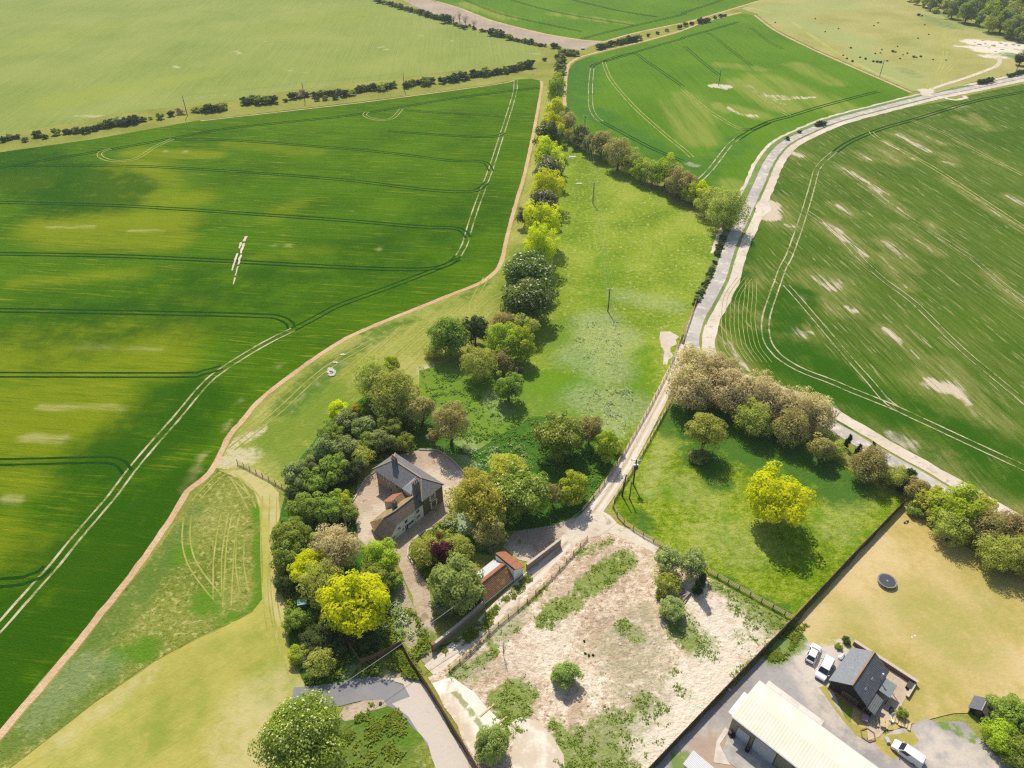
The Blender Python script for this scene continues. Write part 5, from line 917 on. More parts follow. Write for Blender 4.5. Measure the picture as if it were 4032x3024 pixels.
A3=[pole('power pole on a bare chalk patch in the far green field',1552,185,9.2,y4),pole('power pole at the edge of the dry meadow',1900,165.5,9.2,y4),pole('power pole by the far road at the right edge',2195,153,9.0,y4)]
s1=pole('plain dark pole beside the lane fence, without arms',1343.7,1071,6.6,0,False,m_creo,False,'service_pole',(0,.05)); s2=pole('plain grey pole beside the transformer pole',1359.6,1077,5.5,0,False,m_grpole,False,'service_pole'); s3=pole('plain grey pole standing at the gable of the tiled outbuilding',1045,1313,6.9,0,False,m_grpole,False,'service_pole')
def span(a_,b_,sag=.8,n=10): return [a_.lerp(b_,k/n)-Vector((0,0,sag*4*(k/n)*(1-k/n))) for k in range(n+1)]
def cable(label,pts,rad=.02,mat=None):
    c0=pts[0]; o=MB().tube([p-c0 for p in pts],rad,5).build('overhead_cable',mat or m_alum); o.location=c0; tag(o,label,'cable')
def line(P3,yaw,lab):
    for k,nm in ((-1,'nearer outer'),(0,'middle'),(1,'farther outer')):
        d_=Vector((math.cos(yaw)*1.05*k,math.sin(yaw)*1.05*k,0)); q=[]
        for a_,b_ in zip(P3,P3[1:]): q+=span(a_+d_,b_+d_)[(1 if q else 0):]
        cable('thin %s power cable %s'%(nm,lab),q,.014)
line(A2,y3,'between the poles of the meadow'); line(A1,yl,'between the poles of the hedge below the pale field'); line(A3,y4,'between the poles of the far green field and dry meadow')
cable('sagging dark cable from the outbuilding pole to the plain dark pole by the lane',span(s3,s1,.9),.025,m_wire)
cable('thick grey cable sagging from the outbuilding pole over the drive and access road',span(s3,P(580,1580,6.5),1.0,14),.04,m_alum)
# ---- black barn house
b_=house_frame('barn_house','black weatherboarded barn house with a slate roof beside the dry lawn','house',(55.5,68.4),45)
BL_=8.3
prof=[(0,0),(-7.5,0),(-7.5,2.1),(-6.1,2.75),(-3.05,5.0),(0,2.8)]
mb=MB(); k=len(prof)
mb.add([(0,y,z) for y,z in prof]+[(BL_,y if y!=-7.5 else -6.1,z) for y,z in prof],[tuple(range(k))[::-1],tuple(range(k,2*k))]+[(i,(i+1)%k,k+(i+1)%k,k+i) for i in range(k)]); mb.build('weatherboard_wall',m_blkweb,b_)
MB().box((-.04,-3.7,.25),(.12,7.5,.5)).build('brick_plinth',m_brick,b_)
r1=poly('west_roof',tiles('slate_west',(.235,.245,.265),(.29,.30,.32),.3,(.34,.35,.36),.62,'Y'),b_,[(-.35,.35,2.62),(BL_+.3,.35,2.62),(BL_+.3,-3.05,5.2),(-.35,-3.05,5.2)],[(0,1,2,3)],.12)
r2=poly('east_roof',tiles('slate_east',(.105,.11,.12),(.15,.155,.165),.3,(.33,.31,.26),.63,'Y'),b_,[(-.35,-3.05,5.19),(BL_+.3,-3.05,5.19),(BL_+.3,-6.4,2.72),(-.35,-6.4,2.72)],[(0,1,2,3)],.12)
MB().beam((-.38,-3.05,5.3),(BL_+.33,-3.05,5.3),.26,.14).build('ridge_tiles',simple('ochre_ridge',(.42,.28,.15),.9,.2,5,.1),r1)
m_lean=tiles('lean_to_felt',(.15,.155,.15),(.20,.205,.20),.5,None,.6,'Y')
poly('lean_to_roof',m_lean,b_,[(-.4,-6.3,2.6),(3.2,-6.3,2.6),(3.2,-7.9,2.0),(-.4,-7.9,2.0)],[(0,1,2,3)],.1)
can=poly('canopy',simple('canopy_sheet',(.23,.26,.26),.5,.15,2,.3),b_,[(4.1,-6.2,2.55),(7.2,-6.2,2.55),(7.2,-8.5,2.4),(4.1,-8.5,2.4)],[(0,1,2,3)],.08)
for x,y in ((4.2,-8.35),(7.1,-8.35)): MB().box((x,y,1.18),(.1,.1,2.36)).build('canopy_post',m_dark,can)
def skylight(par,x,t_,side,mat):
    y0=-3.05*t_ if side=='w' else -3.05-3.3*t_; z0=2.62+2.58*t_ if side=='w' else 5.19-2.47*t_; sg=1 if side=='w' else -1
    o=poly('skylight',mat,par,[(x,y0+.34*sg*.5,z0-.26+.12),(x+.62,y0+.34*sg*.5,z0-.26+.12),(x+.62,y0-.34*sg*.7,z0+.26+.14),(x,y0-.34*sg*.7,z0+.26+.14)],[(0,1,2,3)],.08)
m_skyl=simple('skylight_glass',(.30,.36,.42),.1,.1,2,.6)
skylight(r1,6.4,.35,'w',m_dark); skylight(r1,5.2,.35,'w',m_dark); skylight(r1,1.2,.35,'w',m_skyl); skylight(r2,3.9,.62,'e',m_skyl); skylight(r2,1.3,.62,'e',m_skyl)
f_=MB().tube([(5.9,-5.9,2.9),(5.9,-5.9,4.5)],.11,8).build('flue',m_galv,b_); MB().tube([(5.9,-5.9,4.5),(5.9,-5.9,4.75)],[.2,.16],8).build('flue_cap',m_insul,f_)
win(b_,-.0,-3.6,1.1,2.6,1.9,-1,0,m_brick,m_dark,'barn_door'); win(b_,0,-6.6,1.1,.8,1.0,-1,0,m_post)
for x in (1.5,4.5): win(b_,x,0,1.3,1.0,1.2,0,1,m_whitewd)
# patio, retaining wall, clutter by the barn (positions in the barn's own frame)
def bw(x,y,z=0): c_,s_=math.cos(math.pi/4),math.sin(math.pi/4); return Vector((55.5+x*c_-y*s_,68.4+x*s_+y*c_,z))
ZC[0]=.16
q=[bw(*p) for p in ((-1.5,-7.6),(0,-7.6),(3,-6.2),(8.4,-6.2),(11.3,-3),(11.3,-10.3),(5,-10.5),(2,-10.6),(-2.2,-10.0),(-4,-9))]; sheet('patio',[(p.x,p.y) for p in q],ground('patio_gravel',[(.44,.34,.24),(.55,.44,.32),(.64,.53,.41)],.9,.2,.6,bump=.1),None,0,None,2,True)
q=[bw(*p) for p in ((8.4,.4),(11.3,.4),(11.3,-3.1),(8.4,-6.1))]; sheet('patio',[(p.x,p.y) for p in q],bpy.data.materials['patio_gravel'],None,0,None,2,True)
t=thing('retaining_wall','L-shaped brick retaining wall with pale top behind the barn house','wall',tuple(bw(11.6,.6)),math.radians(45))
MB().box((0,-5.6,.55),(.45,11.4,1.1)).build('wall',m_brick,t); MB().box((0,-5.6,1.16),(.6,11.5,.12)).build('coping',m_coping,t); MB().box((-1.9,-11.1,.3),(3.3,.4,.6)).build('return_wall',m_brick,t); MB().box((-1.95,-11.1,.66),(3.4,.5,.12)).build('return_coping',m_coping,t)
def bx(name,label,cat,x,y,dims,mat,rz=0,z=0,lid=None,bev=.03,group=None):
    t=thing(name,label,cat,tuple(bw(x,y,z)),math.radians(45)+rz,group); o=MB().box((0,0,dims[2]/2),dims).build('body',mat,t,False,bev)
    if lid: MB().box((0,0,dims[2]+.035),(dims[0]*1.04,dims[1]*1.04,.07)).build('lid',lid,t)
    return t
bx('storage_box','black storage box in the far corner of the barn patio','box',10.4,-10.0,(1.5,.9,.7),m_blkweb,0,0,m_dark)
def picnic(x,y,rz,lab):
    t=thing('picnic_table',lab,'table',tuple(bw(x,y)),math.radians(45)+rz)
    mb=MB(); [mb.box((0,-.3+.15*k,.74),(1.6,.13,.04)) for k in range(5)]; mb.build('tabletop',m_rail,t)
    for sgn in (-1,1):
        MB().box((0,sgn*.72,.44),(1.6,.26,.04)).build('bench',m_rail,t)
        f=MB().beam((sgn*.6,-.75,0),(sgn*.6,-.2,.72),.08,.05).beam((sgn*.6,.75,0),(sgn*.6,.2,.72),.08,.05).beam((sgn*.6,-.8,.4),(sgn*.6,.8,.4),.08,.05); f.build('trestle',m_post,t)
picnic(.3,-9.4,.5,'wooden picnic table on the patio in front of the barn lean-to')
for x,y,rz,l in ((2.9,-10.2,.3,'pale garden chair on the patio edge, nearest the canopy'),(1.9,-10.4,1.2,'pale garden chair on the patio edge, nearest the picnic table')):
    t=thing('garden_chair',l,'chair',tuple(bw(x,y)),rz); MB().box((0,0,.42),(.5,.5,.05)).build('seat',m_white,t); MB().box((0,.25,.7),(.5,.05,.5)).build('backrest',m_white,t)
    lg=None
    for a_ in (-.2,.2):
        for c_ in (-.2,.2):
            if lg is None: lg=MB().box((0,0,.2),(.05,.05,.4)).build('leg',m_white,t); lg.location=(a_,c_,0)
            else: link('leg',lg.data,t,(a_,c_,0))
bx('barbecue','black barbecue standing at the end of the canopy','barbecue',3.5,-9.6,(.9,.55,.9),m_dark,.4,0,m_blkweb)
bx('covered_trolley','grey covered trolley against the front corner of the barn','trolley',-1.0,-7.0,(1.1,.9,.8),simple('grey_tarp',(.34,.32,.38),.7,.2,4,.2),.2,0,simple('pink_cover',(.50,.30,.36),.8,.3,4,.2))
bx('cool_box','white box with a dark lid left on the grass below the picnic table','box',-1.9,-11.2,(.9,.6,.55),m_white,.9,0,m_galv)
t=thing('sandpit','hexagonal timber edged sandpit on the gravel in front of the barn','sandpit',tuple(bw(-3.2,-8.6)),.3)
hx=[(math.cos(k*math.pi/3)*1.2,math.sin(k*math.pi/3)*1.2) for k in range(6)]; mb=MB(); [mb.beam((*hx[k],.14),(*hx[(k+1)%6],.14),.16,.28) for k in range(6)]; mb.build('edging',m_post,t); MB().prism([(x*.93,y*.93) for x,y in hx],.0,.12).build('sand',simple('dark_sand',(.20,.15,.10),.95,.3,4,.1),t)
W0=Vector(P(1722.6+1330/6.72,1371.5+1190/6.72)); W1=Vector(P(1722.6+1640/6.72,1371.5+1345/6.72))
t=thing('timber_stack','long stack of pale sawn planks lying beside the round bush','timber',tuple(W0.lerp(W1,.5)),math.atan2((W1-W0).y,(W1-W0).x)); L=(W1-W0).length
me=None
for i in range(3):
    for j in range(7):
        o=MB().box((0,0,.06),(1.5,L/7-.08,.11)).build('plank',m_rail if i<2 else simple('pale_plank',(.66,.53,.37),.8,.2,5,.2) if me is None else m_rail,t) if me is None else link('plank',me,t)
        me=o.data; o.rotation_euler=(0,0,math.pi/2+.04*((i+j)%3-1)); o.location=(-L/2+(j+.5)*L/7,.0+.1*((i*3+j)%3-1),.02+.125*i)
def blob(mb,c,r_,seed):
    b2=bmesh.new(); bmesh.ops.create_icosphere(b2,subdivisions=1,radius=1)
    off=len(mb.v); vs=[Vector((v.co.x*r_[0],v.co.y*r_[1],v.co.z*r_[2]))*(1+.28*mnoise.noise(v.co*1.7+Vector((seed*3.1,seed,0)))) +Vector(c) for v in b2.verts]; mb.add(vs,[tuple(v.index for v in f.verts) for f in b2.faces]); b2.free(); return mb
def rock(name,label,cat,p,r_,mat,group=None,seed=1):
    o=blob(MB(),(0,0,r_[2]*.55),r_,seed).build(name,mat,None,False); o.location=p; o.rotation_euler=(0,0,seed); return tag(o,label,cat,group)
m_chk=simple('chalk_boulder',(.66,.61,.52),.95,.2,3,.1,bump=.05); m_bag=simple('white_plastic',(.74,.73,.72),.6,.12,3,.3)
for k,(x,y) in enumerate(((640,330),(615,345),(660,310))): rock('rubble_bag','white rubble bag piled beside the barn roof edge','bag',P(1722.6+x/6.72,1371.5+y/6.72),(.5,.4,.4),m_bag,'rubble bags beside the barn',k+1)
# ---- cream workshop
w_=house_frame('workshop','long cream metal roofed workshop with grey roller doors','building',(36.3,61.0),-45); WL_=34
mb=MB().prism([(.0,.0),(WL_,0),(WL_,8.2),(0,8.2)],-.05,4.7); mb.add([(0,0,4.7),(0,8.2,4.7),(0,4.1,5.35),(WL_,0,4.7),(WL_,8.2,4.7),(WL_,4.1,5.35)],[(0,1,2),(3,5,4)]); mb.build('cladding_wall',m_cwall,w_)
poly('near_roof',m_croof,w_,[(-.2,-.25,4.72),(WL_+.2,-.25,4.72),(WL_+.2,4.1,5.45),(-.2,4.1,5.45)],[(0,1,2,3)],.08); poly('far_roof',m_croof,w_,[(-.2,4.1,5.44),(WL_+.2,4.1,5.44),(WL_+.2,8.45,4.72),(-.2,8.45,4.72)],[(0,1,2,3)],.08)
MB().box((WL_/2,-.34,4.66),(WL_+.4,.16,.16)).build('gutter',m_galv,w_); MB().box((WL_/2,8.54,4.66),(WL_+.4,.16,.16)).build('rear_gutter',m_galv,w_)
for x0,x1,hh in ((1.3,3.5,2.9),(4.3,8.0,3.9),(11,14.5,3.9)): 
    o=MB().box(((x0+x1)/2,-.05,hh/2),(x1-x0,.10,hh)).build('roller_door',m_shut,w_); MB().box((x0-.06,-.06,hh/2),(.1,.14,hh)).box((x1+.06,-.06,hh/2),(.1,.14,hh)).build('door_jamb',m_dark,o)
MB().box((-.55,2.6,4.35),(.9,5.0,.12)).build('side_canopy',m_white,w_)
def ww(x,y,z=0): c_=math.sqrt(.5); return Vector((36.3+x*c_+y*c_,61.0-x*c_+y*c_,z))
q=[ww(*p) for p in ((.3,8.2),(.3,12.8),(10.7,12.7),(10.7,8.2))]; sheet('concrete_slab',[(p.x,p.y) for p in q],simple('clean_concrete',(.72,.66,.58),.9,.22,.45,.1),None,0,None,2,True)
q=[ww(*p) for p in ((.2,0),(1.5,-4.8),(8,-4.2),(11,-4.5),(14,-4),(14,0))]; sheet('concrete_slab',[(p.x,p.y) for p in q],simple('workshop_concrete',(.46,.43,.38),.9,.25,.6,.1),None,0,None,2,True)
q=[ww(*p) for p in ((.2,0),(.3,-3.2),(2.6,-4.6),(3.4,-4.8),(1.2,-6.4),(-.4,-3.0),(-.6,0))]; sheet('concrete_slab',[(p.x,p.y) for p in q],simple('bright_concrete',(.66,.59,.50),.9,.2,.6,.1),None,0,None,2,True)
def tyre_stack(x,y,n,lab,rim):
    t=thing('tyre_stack',lab,'tyres',tuple(ww(x,y))); me=None
    for k in range(n):
        if me is None:
            mb=MB(); N=16; ring=[(.36,.02),(.36,.20),(.30,.23),(.20,.21),(.20,.01),(.30,-.0)]
            v=[(math.cos(2*math.pi*i/N)*r_,math.sin(2*math.pi*i/N)*r_,z) for i in range(N) for r_,z in ring]; f=[(i*6+j,((i+1)%N)*6+j,((i+1)%N)*6+(j+1)%6,i*6+(j+1)%6) for i in range(N) for j in range(6)]
            o=MB().add(v,f).build('tyre',m_stack,t,True); me=o.data
        else: o=link('tyre',me,t)
        o.location=(.03*(k%2),.02*(k%3),.23*k)
    if rim:
        mb=MB().tube([(0,0,.12),(0,0,.17)],.07,8); [mb.beam((0,0,.15),(math.cos(a)*.2,math.sin(a)*.2,.15),.06,.04) for a in [k*1.2566 for k in range(5)]]; o=mb.build('alloy_rim',m_galv,t); o.location=(0,0,.23*(n-1))
tyre_stack(4.0,-.9,4,'stack of black tyres with an alloy wheel on top, between the roller doors',True)
t=thing('barrel','rusty dark barrel at the left corner of the workshop front','barrel',tuple(ww(.5,-.5))); MB().tube([(0,0,0),(0,0,.9)],.32,12).build('drum',simple('rusty_drum',(.16,.09,.07),.7,.5,4,.3),t); MB().tube([(0,0,.9),(0,0,.93)],.27,12).build('drum_lid',m_dark,t)
tyre_stack(1.1,-.5,2,'low pair of black tyres beside the rusty barrel',False)
for k,(x,y) in enumerate(((8.6,-.9),(9.2,-1.3),(9.8,-.8),(9.0,-1.9),(10.5,-1.5))): rock('scrap_heap','dark lump of scrap heaped beside the large roller door','scrap',ww(x,y),(.6,.5,.4),m_dark,'scrap heaped beside the roller door',k+3)
p=P(1510,1672); t=thing('tin_shed','small corrugated tin roofed shed at the bottom edge beside the boundary fence','shed',tuple(p),math.radians(-45)); MB().box((0,0,.9),(4.4,2.4,1.8)).build('wall',m_tin,t); poly('tin_roof',m_tin,t,[(-2.4,-1.4,1.85),(2.4,-1.4,1.85),(2.4,1.4,2.2),(-2.4,1.4,2.2)],[(0,1,2,3)],.05)
# ---- small black shed
t=house_frame('garden_shed','small black timber shed with a dark pitched roof on the dry lawn','shed',(78.15,64.3),45)
pr=[(0,0),(-2.75,0),(-2.75,1.35),(-1.35,2.25),(0,1.35)]; k=5; mb=MB(); mb.add([(0,y,z) for y,z in pr]+[(2.5,y,z) for y,z in pr],[tuple(range(k))[::-1],tuple(range(k,2*k))]+[(i,(i+1)%k,k+(i+1)%k,k+i) for i in range(k)]); mb.build('boarded_wall',m_blkweb,t)
sr=poly('roof',simple('grey_felt',(.15,.155,.17),.8,.2,3,.2),t,[(-.3,.3,1.2),(2.75,.3,1.2),(2.75,-1.37,2.36),(-.3,-1.37,2.36)],[(0,1,2,3)],.06); poly('rear_roof',simple('brown_felt',(.16,.13,.115),.8,.3,3,.2),t,[(-.3,-1.37,2.35),(2.75,-1.37,2.35),(2.75,-3.05,1.2),(-.3,-3.05,1.2)],[(0,1,2,3)],.06); MB().beam((-.3,-1.37,2.4),(2.75,-1.37,2.4),.16,.08).build('ridge_cap',m_lead,sr)
win(t,0,-1.3,.9,.8,1.6,-1,0,None,m_dark,'door'); MB().box((-.25,-.05,.45),(.4,.08,.9)).build('open_shutter',m_coping,t)
# ---- trampoline
p=P(1917,1254,.85); t=thing('trampoline','round black trampoline with a pale rim on the dry lawn','trampoline',(p.x,p.y,0))
N=32; mb=MB(); mb.prism([(math.cos(2*math.pi*k/N)*1.55,math.sin(2*math.pi*k/N)*1.55) for k in range(N)],.80,.82); mat_=mb.build('jumping_mat',simple('trampoline_mat',(.075,.08,.10),.7,.15,8,.2),t)
MB().tube([(0,0,.822),(0,0,.826)],.2,14).build('mat_emblem',simple('emblem_grey',(.30,.31,.33),.7,.1,8,.2),mat_)
v=[];f=[]
for k in range(N):
    a_=2*math.pi*k/N
    for r_,z in ((1.58,.8),(1.62,.85),(1.84,.85),(1.86,.8)): v.append((math.cos(a_)*r_,math.sin(a_)*r_,z))
for k in range(N):
    for j in range(3): f.append((k*4+j,((k+1)%N)*4+j,((k+1)%N)*4+j+1,k*4+j+1))
MB().add(v,f).build('spring_cover',simple('pale_spring_cover',(.36,.34,.27),.7,.25,8,.2),t,True)
mb=MB(); [mb.beam((math.cos(a_)*1.75,math.sin(a_)*1.75,.82),(math.cos(a_+.3)*1.75,math.sin(a_+.3)*1.75,.82),.06,.06) for a_ in [k*.3927 for k in range(16)]]; mb.build('frame',m_galv,t); me=None
for k in range(6):
    a_=k*math.pi/3
    if me is None: o=MB().beam((0,-.35,.02),(0,.35,.02),.05,.05).beam((0,-.35,0),(0,-.35,.8),.05,.05).beam((0,.35,0),(0,.35,.8),.05,.05).build('leg',m_galv,t); me=o.data
    else: o=link('leg',me,t)
    o.location=(math.cos(a_)*1.72,math.sin(a_)*1.72,0); o.rotation_euler=(0,0,a_)
# ---- vehicles
m_tyre=m_stack; m_rim=simple('wheel_rim',(.45,.45,.47),.3,.1,6,.5,.6); m_lamp=simple('lamp_glass',(.70,.72,.75),.1,.05,6,.6); m_rlamp=simple('rear_lamp',(.45,.03,.03),.2,.1,6,.5); m_plas=simple('black_plastic',(.03,.03,.033),.6,.2,6,.3)
m_car=NB('white_car_paint'); m_car=m_car.finish((.80,.81,.83),.25,None,spec=.5)
def vehicle(name,label,cat,pos,heading,L,Wd,st,cab,glass=True,side=True,wb=(.19,.81),wr=.32):
    """st: (x share from nose, half width share, bottom, shoulder); cab: shares of nose/windscreen foot, roof front, roof rear, tail foot and roof height, roof half width"""
    t=thing(name,label,cat,tuple(pos),heading)
    mb=MB(); n=8
    for xs,ws,z0,zs in st:
        x=L/2-xs*L; w=Wd/2*ws
        mb.v+=[Vector(q) for q in ((x,-w*.9,z0),(x,-w,z0+.16),(x,-w,zs-.16),(x,-w*.92,zs),(x,w*.92,zs),(x,w,zs-.16),(x,w,z0+.16),(x,w*.9,z0))]
    m=len(st)
    for i in range(m-1):
        for j in range(n): mb.f.append((i*n+j,i*n+(j+1)%n,(i+1)*n+(j+1)%n,(i+1)*n+j))
    mb.f.append(tuple(range(n))); mb.f.append(tuple((m-1)*n+j for j in range(n))[::-1])
    zs=max(s_[3] for s_ in st)-.03; x0,x1,x2,x3=[L/2-c_*L for c_ in cab[:4]]; zt=cab[4]; wt=Wd/2*cab[5]; wb_=Wd/2*.92
    c=[(x0,-wb_,zs),(x0,wb_,zs),(x1,wt,zt),(x1,-wt,zt),(x3,-wb_,zs),(x3,wb_,zs),(x2,wt,zt),(x2,-wt,zt)]
    mb.add(c,[(0,1,2,3),(3,2,6,7),(7,6,5,4),(0,3,7,4),(1,5,6,2)])
    body=mb.build('body',m_car,t,False,.06)
    def pane(nm,a_,b2,c_,d_,out,ins=.1,s0=0.0,s1=1.0):
        a_,b2,c_,d_=[Vector(q) for q in (a_,b2,c_,d_)]
        def pt(u,v): return (a_.lerp(b2,u)).lerp(d_.lerp(c_,u),v)+Vector(out)*.025
        u0=s0+ins*(s1-s0)*.5; u1=s1-ins*(s1-s0)*.5
        poly(nm,m_glass,t,[pt(u0,.1),pt(u1,.1),pt(u1,.92),pt(u0,.92)],[(0,1,2,3)],.02)
    pane('windscreen',c[0],c[1],c[2],c[3],(1,0,.4))
    if glass: pane('rear_window',c[4],c[5],c[6],c[7],(-1,0,.3))
    for s_,q in ((-1,(0,4,7,3)),(1,(1,5,6,2))):
        pane('side_window',c[q[0]],c[q[1]],c[q[2]],c[q[3]],(0,s_,.2),.2,.04,.42)
        if side: pane('side_window',c[q[0]],c[q[1]],c[q[2]],c[q[3]],(0,s_,.2),.2,.44,.94)
        MB().box((x0-.25,s_*(Wd/2+.1),zs+.05),(.14,.2,.16)).build('mirror',m_car,t,False,.02)
        f0=st[0]; MB().box((L/2-.12,s_*Wd/2*.70,(f0[3]-.10)),(.14,.34,.15)).build('headlight',m_lamp,t,False,.03)
        MB().box((-L/2+.02,s_*Wd/2*.80,.9),(.08,.16,.32)).build('tail_light',m_rlamp,t)
    MB().box((L/2-.02,0,.42),(.12,Wd*.8,.2)).build('grille',m_plas,t); MB().box((-L/2+.02,0,.42),(.12,Wd*.86,.16)).build('bumper',m_plas,t)
    me=mr_=None
    for xs in wb:
        for s_ in (-1,1):
            if me is None:
                o=MB().tube([(0,-.11,0),(0,-.09,0),(0,.09,0),(0,.11,0)],[wr*.9,wr,wr,wr*.9],18).build('tyre',m_tyre,t,False); me=o.data
                k=MB().tube([(0,-.125,0),(0,.125,0)],wr*.62,12).build('rim',m_rim,o); mr_=k.data
            else: o=link('tyre',me,t); link('rim',mr_,o)
            o.location=(L/2-xs*L,s_*(Wd/2-.10),wr)
    return t
D5=lambda x,y,z=0:P(1722.6+x/6.72,1371.5+y/6.72,z)
car=[(0,.80,.35,.70),(.04,.93,.24,.82),(.14,1,.22,.93),(.30,1,.22,.98),(.80,1,.22,1.0),(.95,.96,.24,.98),(1,.86,.34,.92)]
dirc=D5(275,140,.8)-D5(180,350,.8); vehicle('parked_car','white car parked next to the people carrier, nearest the boundary fence','car',D5(232,262,.75)*1-Vector((0,0,.75)),math.atan2(dirc.y,dirc.x),4.35,1.82,car,(.27,.43,.80,.97,1.5,.66))
van=[(0,.82,.38,.80),(.035,.94,.26,.95),(.12,1,.24,1.05),(.25,1,.24,1.12),(.9,1,.24,1.12),(.98,.98,.26,1.10),(1,.94,.34,1.05)]
dirv=D5(330,610,1)-D5(480,320,1); vehicle('parked_van','white people carrier parked beside the slate barn roof','van',D5(402,478,1.0)-Vector((0,0,1.0)),math.atan2(dirv.y,dirv.x),4.95,1.95,van,(.20,.36,.95,.99,1.9,.80),True,True,(.18,.78),.34)
dirw=P(1935,1606,.9)-P(1990,1645,.9); vehicle('panel_van','white panel van standing alone on the gravel yard','van',P(1962,1626,.9)-Vector((0,0,.9)),math.atan2(dirw.y,dirw.x),4.9,1.9,van,(.20,.37,.97,.995,1.85,.82),False,False,(.17,.76),.33)
# ---- small things
t=thing('utility_cabinet','turquoise green utility cabinet half hidden under the near grove','cabinet',tuple(P(655,1311)),.2); MB().box((0,0,.75),(1.5,1.1,1.5)).build('body',simple('turquoise_paint',(.06,.24,.23),.5,.2,3,.4),t,False,.03); MB().box((0,0,1.54),(1.7,1.3,.1)).build('lid',simple('turquoise_lid',(.12,.33,.31),.5,.2,3,.4),t); MB().box((-.0,-.56,.8),(.08,.05,.3)).build('handle',m_dark,t)
DA=lambda x,y:(581.5+x/4.48,746+y/4.48)
for k,(x,y) in enumerate(((575,240),(585,232),(600,228),(612,238),(622,246),(630,258),(634,272),(628,286),(612,296),(596,298),(584,288),(578,270),(570,255),(595,245),(610,252),(604,232),(626,292))): rock('chalk_boulder','white chalk boulder in the ring of stones on the grass margin','boulder',P(*DA(x,y)),(.45+.12*(k%3),.4+.1*(k%2),.3),m_chk,'chalk boulders laid in a ring',k+1)
for k,(x,y) in enumerate(((630,172),(645,168),(658,174),(700,95),(714,90),(728,96))): rock('chalk_boulder','white chalk boulder lying loose beyond the ring of stones','boulder',P(*DA(x,y)),(.5,.4,.22),m_chk,'loose chalk boulders beyond the ring',k+21)
for k,(x,y,r_) in enumerate(((2115,97,2.2),(2128,95,1.6),(2145,99,2.6),(2160,94,2),(2172,98,1.8),(2188,97,2.4),(2136,104,1.5),(2165,108,1.8),(2105,92,1.4),(2200,99,2),(2122,88,1.6),(2150,112,1.5))): rock('chalk_heap','white heap of dumped chalk beside the far wood','heap',P(x,y),(r_*.8,r_*.6,r_*.3),m_chk,'dumped chalk heaps beside the far wood',k+40)
for x,y,r_,l in ((1237,339,2.0,'pale chalk spill in the upper corner of the meadow'),(1251,397,1.6,'pale flat stone pile beside the upper meadow pole')): rock('stone_pile',l,'stones',P(x,y),(r_,r_*.6,.2),m_chk,None,3)
for k,(x,y,l,rz) in enumerate(((1052,1535,'pale timber baulk lying across the concrete slab',.75),(1079,1562,'pale timber baulk lying at the end of the concrete slab',.7))):
    o=MB().beam((-1.6,0,.12),(1.6,0,.12),.3,.22).build('timber_baulk',m_rail); o.location=P(x,y); o.rotation_euler=(0,0,rz); tag(o,l,'timber')
rock('drain_cover','small black object on the mulch beside the access road bend','lump',P(822,1521),(.45,.35,.25),m_dark,None,5)
for k,(x,y,l) in enumerate(((1264,1411,'leftmost small dark stump of three on the chalk site'),(1272,1416,'middle small dark stump of three on the chalk site'),(1281,1415,'rightmost small dark stump of three on the chalk site'),(1262,1385,'small dark stump standing apart above the three on the chalk site'))): tree('shrub','shrub','ivy',x,y,2.6,l,1.0,0,0)
for k,(x,y) in enumerate(((1412,1390),(1423,1400),(1340,1392),(1460,1382),(1395,1450),(1360,1500),(1530,1405),(1290,1500),(1415,1522),(1575,1490),(1345,1530),(1220,1395))): rock('rubble_stone','pale stone lying loose on the chalk site','stone',P(x,y),(.35,.28,.2),m_chk,'loose pale stones on the chalk site',k+60)
t=thing('toy_bike','small green and black toy bike lying on the dry lawn','toy',tuple(P(1957,1129)),.4)
MB().tube([(-.45,0,.25),(0,0,.5),(.4,0,.3)],.06,6).build('frame',simple('green_plastic',(.10,.35,.08),.4,.1,3,.4),t); me=None
for x in (-.5,.45):
    if me is None: o=MB().tube([(0,-.06,0),(0,.06,0)],.25,12).build('wheel',m_stack,t); me=o.data
    else: o=link('wheel',me,t)
    o.location=(x,0,.25)
MB().box((-.1,0,.6),(.4,.2,.1)).build('seat',m_dark,t)
for k,(x,y) in enumerate(((1970,1377),(1976,1374))): rock('litter','small white scrap lying on the dry lawn','litter',P(x,y),(.25,.2,.12),m_bag,'white scraps on the dry lawn',k+80)
t=thing('water_trough','small dark trough with a pale rim at the end of the ploughed strip','trough',tuple(P(1259,107)),.3); MB().box((0,0,.4),(2.2,1.1,.8)).build('tank',m_dark,t); MB().box((0,0,.86),(2.4,1.3,.1)).build('rim',m_galv,t)
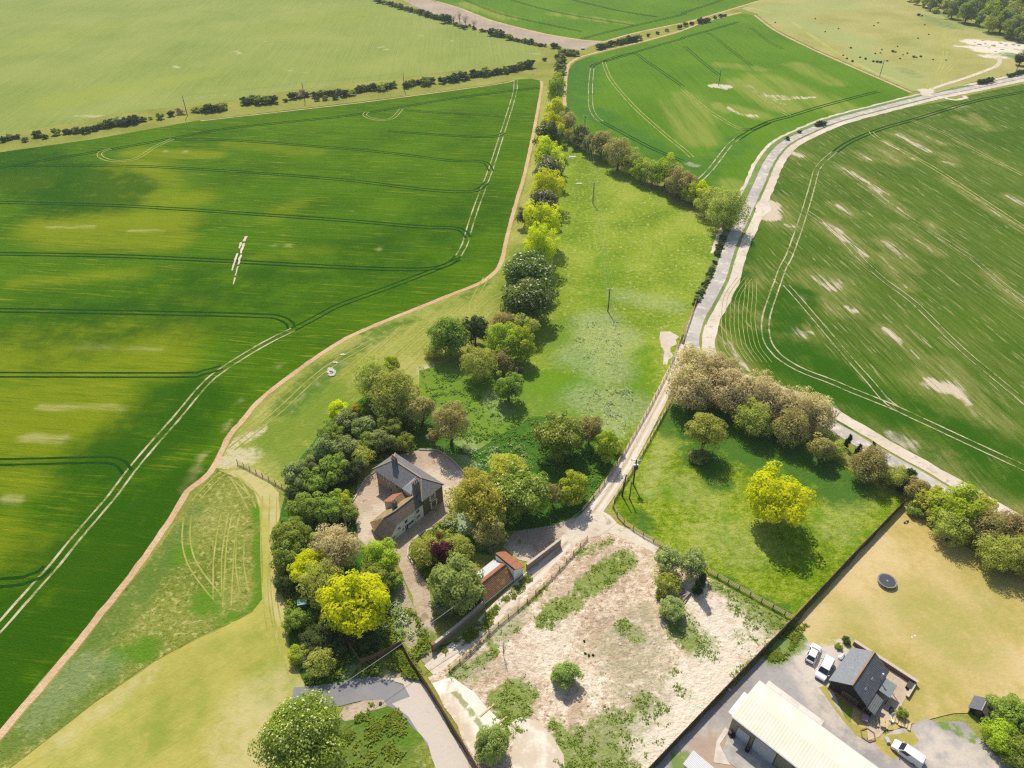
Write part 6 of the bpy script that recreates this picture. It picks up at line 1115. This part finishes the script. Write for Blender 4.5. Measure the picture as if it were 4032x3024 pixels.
# person walking
def person(p,head):
    t=thing('person','person in dark clothes walking along the chalk verge of the road','person',tuple(p),head)
    sk=[(0,0,.95),(0,0,1.18),(0,0,1.40),(0,0,1.50),(0,.10,.93),(.16,.11,.50),(.02,.11,.09),(.16,.12,.04),(0,-.10,.93),(-.12,-.11,.52),(-.30,-.11,.12),(-.18,-.12,.05),(0,.19,1.40),(-.10,.24,1.13),(.02,.24,.90),(0,-.19,1.40),(.08,-.24,1.13),(.24,-.23,.95)]
    ed=[(0,1),(1,2),(2,3),(0,4),(4,5),(5,6),(6,7),(0,8),(8,9),(9,10),(10,11),(2,12),(12,13),(13,14),(2,15),(15,16),(16,17)]
    rad=[.15,.14,.16,.07,.10,.075,.05,.045,.10,.075,.05,.045,.075,.05,.042,.075,.05,.042]
    me=bpy.data.meshes.new('body'); me.from_pydata(sk,ed,[]); o=bpy.data.objects.new('body',me); COL.objects.link(o); o.parent=t
    sm=o.modifiers.new('skin','SKIN'); 
    for i,r_ in enumerate(rad): me.skin_vertices[0].data[i].radius=(r_,r_*.85)
    me.skin_vertices[0].data[0].use_root=True
    ss=o.modifiers.new('smooth','SUBSURF'); ss.levels=1; ss.render_levels=1; me.materials.append(simple('dark_clothes',(.03,.03,.04),.8,.3,5,.1))
    o2=blob(MB(),(0,0,1.64),(.095,.085,.125),2).build('head',simple('skin',(.45,.28,.20),.6,.1,5,.2),t,True); blob(MB(),(-.02,0,1.69),(.10,.095,.10),4).build('hair',simple('dark_hair',(.03,.02,.015),.7,.2,8,.2),t,True)
try: person(P(1630,457),math.radians(70))
except Exception as ex: print('person',ex)
HAZE=0.00013; EXPOSURE=0.16
# ---------------------------------------------------------------- light, air and camera
w=bpy.data.worlds.new('World'); sc.world=w; w.use_nodes=True; nt=w.node_tree
bg=nt.nodes['Background']; sky=nt.nodes.new('ShaderNodeTexSky'); sky.sky_type='NISHITA'; sky.sun_disc=False
SUN_EL=math.radians(51); SUN_AZ=math.radians(102)   # azimuth of the sun, counter-clockwise from +X
sky.sun_elevation=SUN_EL; sky.sun_rotation=math.pi/2-SUN_AZ; sky.altitude=100; sky.air_density=1.0; sky.dust_density=1.5
nt.links.new(sky.outputs[0],bg.inputs[0]); bg.inputs[1].default_value=.12
sl=bpy.data.lights.new('sun','SUN'); sl.energy=4.2; sl.angle=math.radians(.53); sl.color=(1.0,.93,.80)
so=bpy.data.objects.new('sun',sl); COL.objects.link(so)
d=Vector((math.cos(SUN_EL)*math.cos(SUN_AZ),math.cos(SUN_EL)*math.sin(SUN_AZ),math.sin(SUN_EL)))
so.rotation_euler=d.to_track_quat('Z','Y').to_euler(); so.location=(0,0,200)
cam=bpy.data.cameras.new('camera'); co=bpy.data.objects.new('camera',cam); COL.objects.link(co)
cam.sensor_width=36; cam.lens=FPX/4032*36; cam.clip_start=1; cam.clip_end=5000
co.location=(0,0,H); co.rotation_euler=(math.pi/2-TH,0,0); sc.camera=co
if HAZE:
    hz=MB().box((0,670,64),(2220,1680,130)).build('haze',None)
    m=bpy.data.materials.new('haze_air'); m.use_nodes=True; t=m.node_tree; t.nodes.clear()
    o=t.nodes.new('ShaderNodeOutputMaterial'); v=t.nodes.new('ShaderNodeVolumePrincipled')
    v.inputs['Color'].default_value=(.80,.86,.95,1); v.inputs['Density'].default_value=HAZE; v.inputs['Anisotropy'].default_value=.3
    t.links.new(v.outputs[0],o.inputs['Volume']); hz.data.materials.clear(); hz.data.materials.append(m); hz['kind']='stuff'
sc.view_settings.view_transform='Standard'; sc.view_settings.look='None'; sc.view_settings.gamma=1; sc.view_settings.exposure=EXPOSURE
sc.render.engine='CYCLES'; cy=sc.cycles
cy.max_bounces=5; cy.diffuse_bounces=3; cy.glossy_bounces=2; cy.transmission_bounces=3; cy.volume_bounces=0; cy.transparent_max_bounces=4
cy.use_denoising=False; cy.caustics_reflective=False; cy.caustics_refractive=False; cy.filter_width=1.3
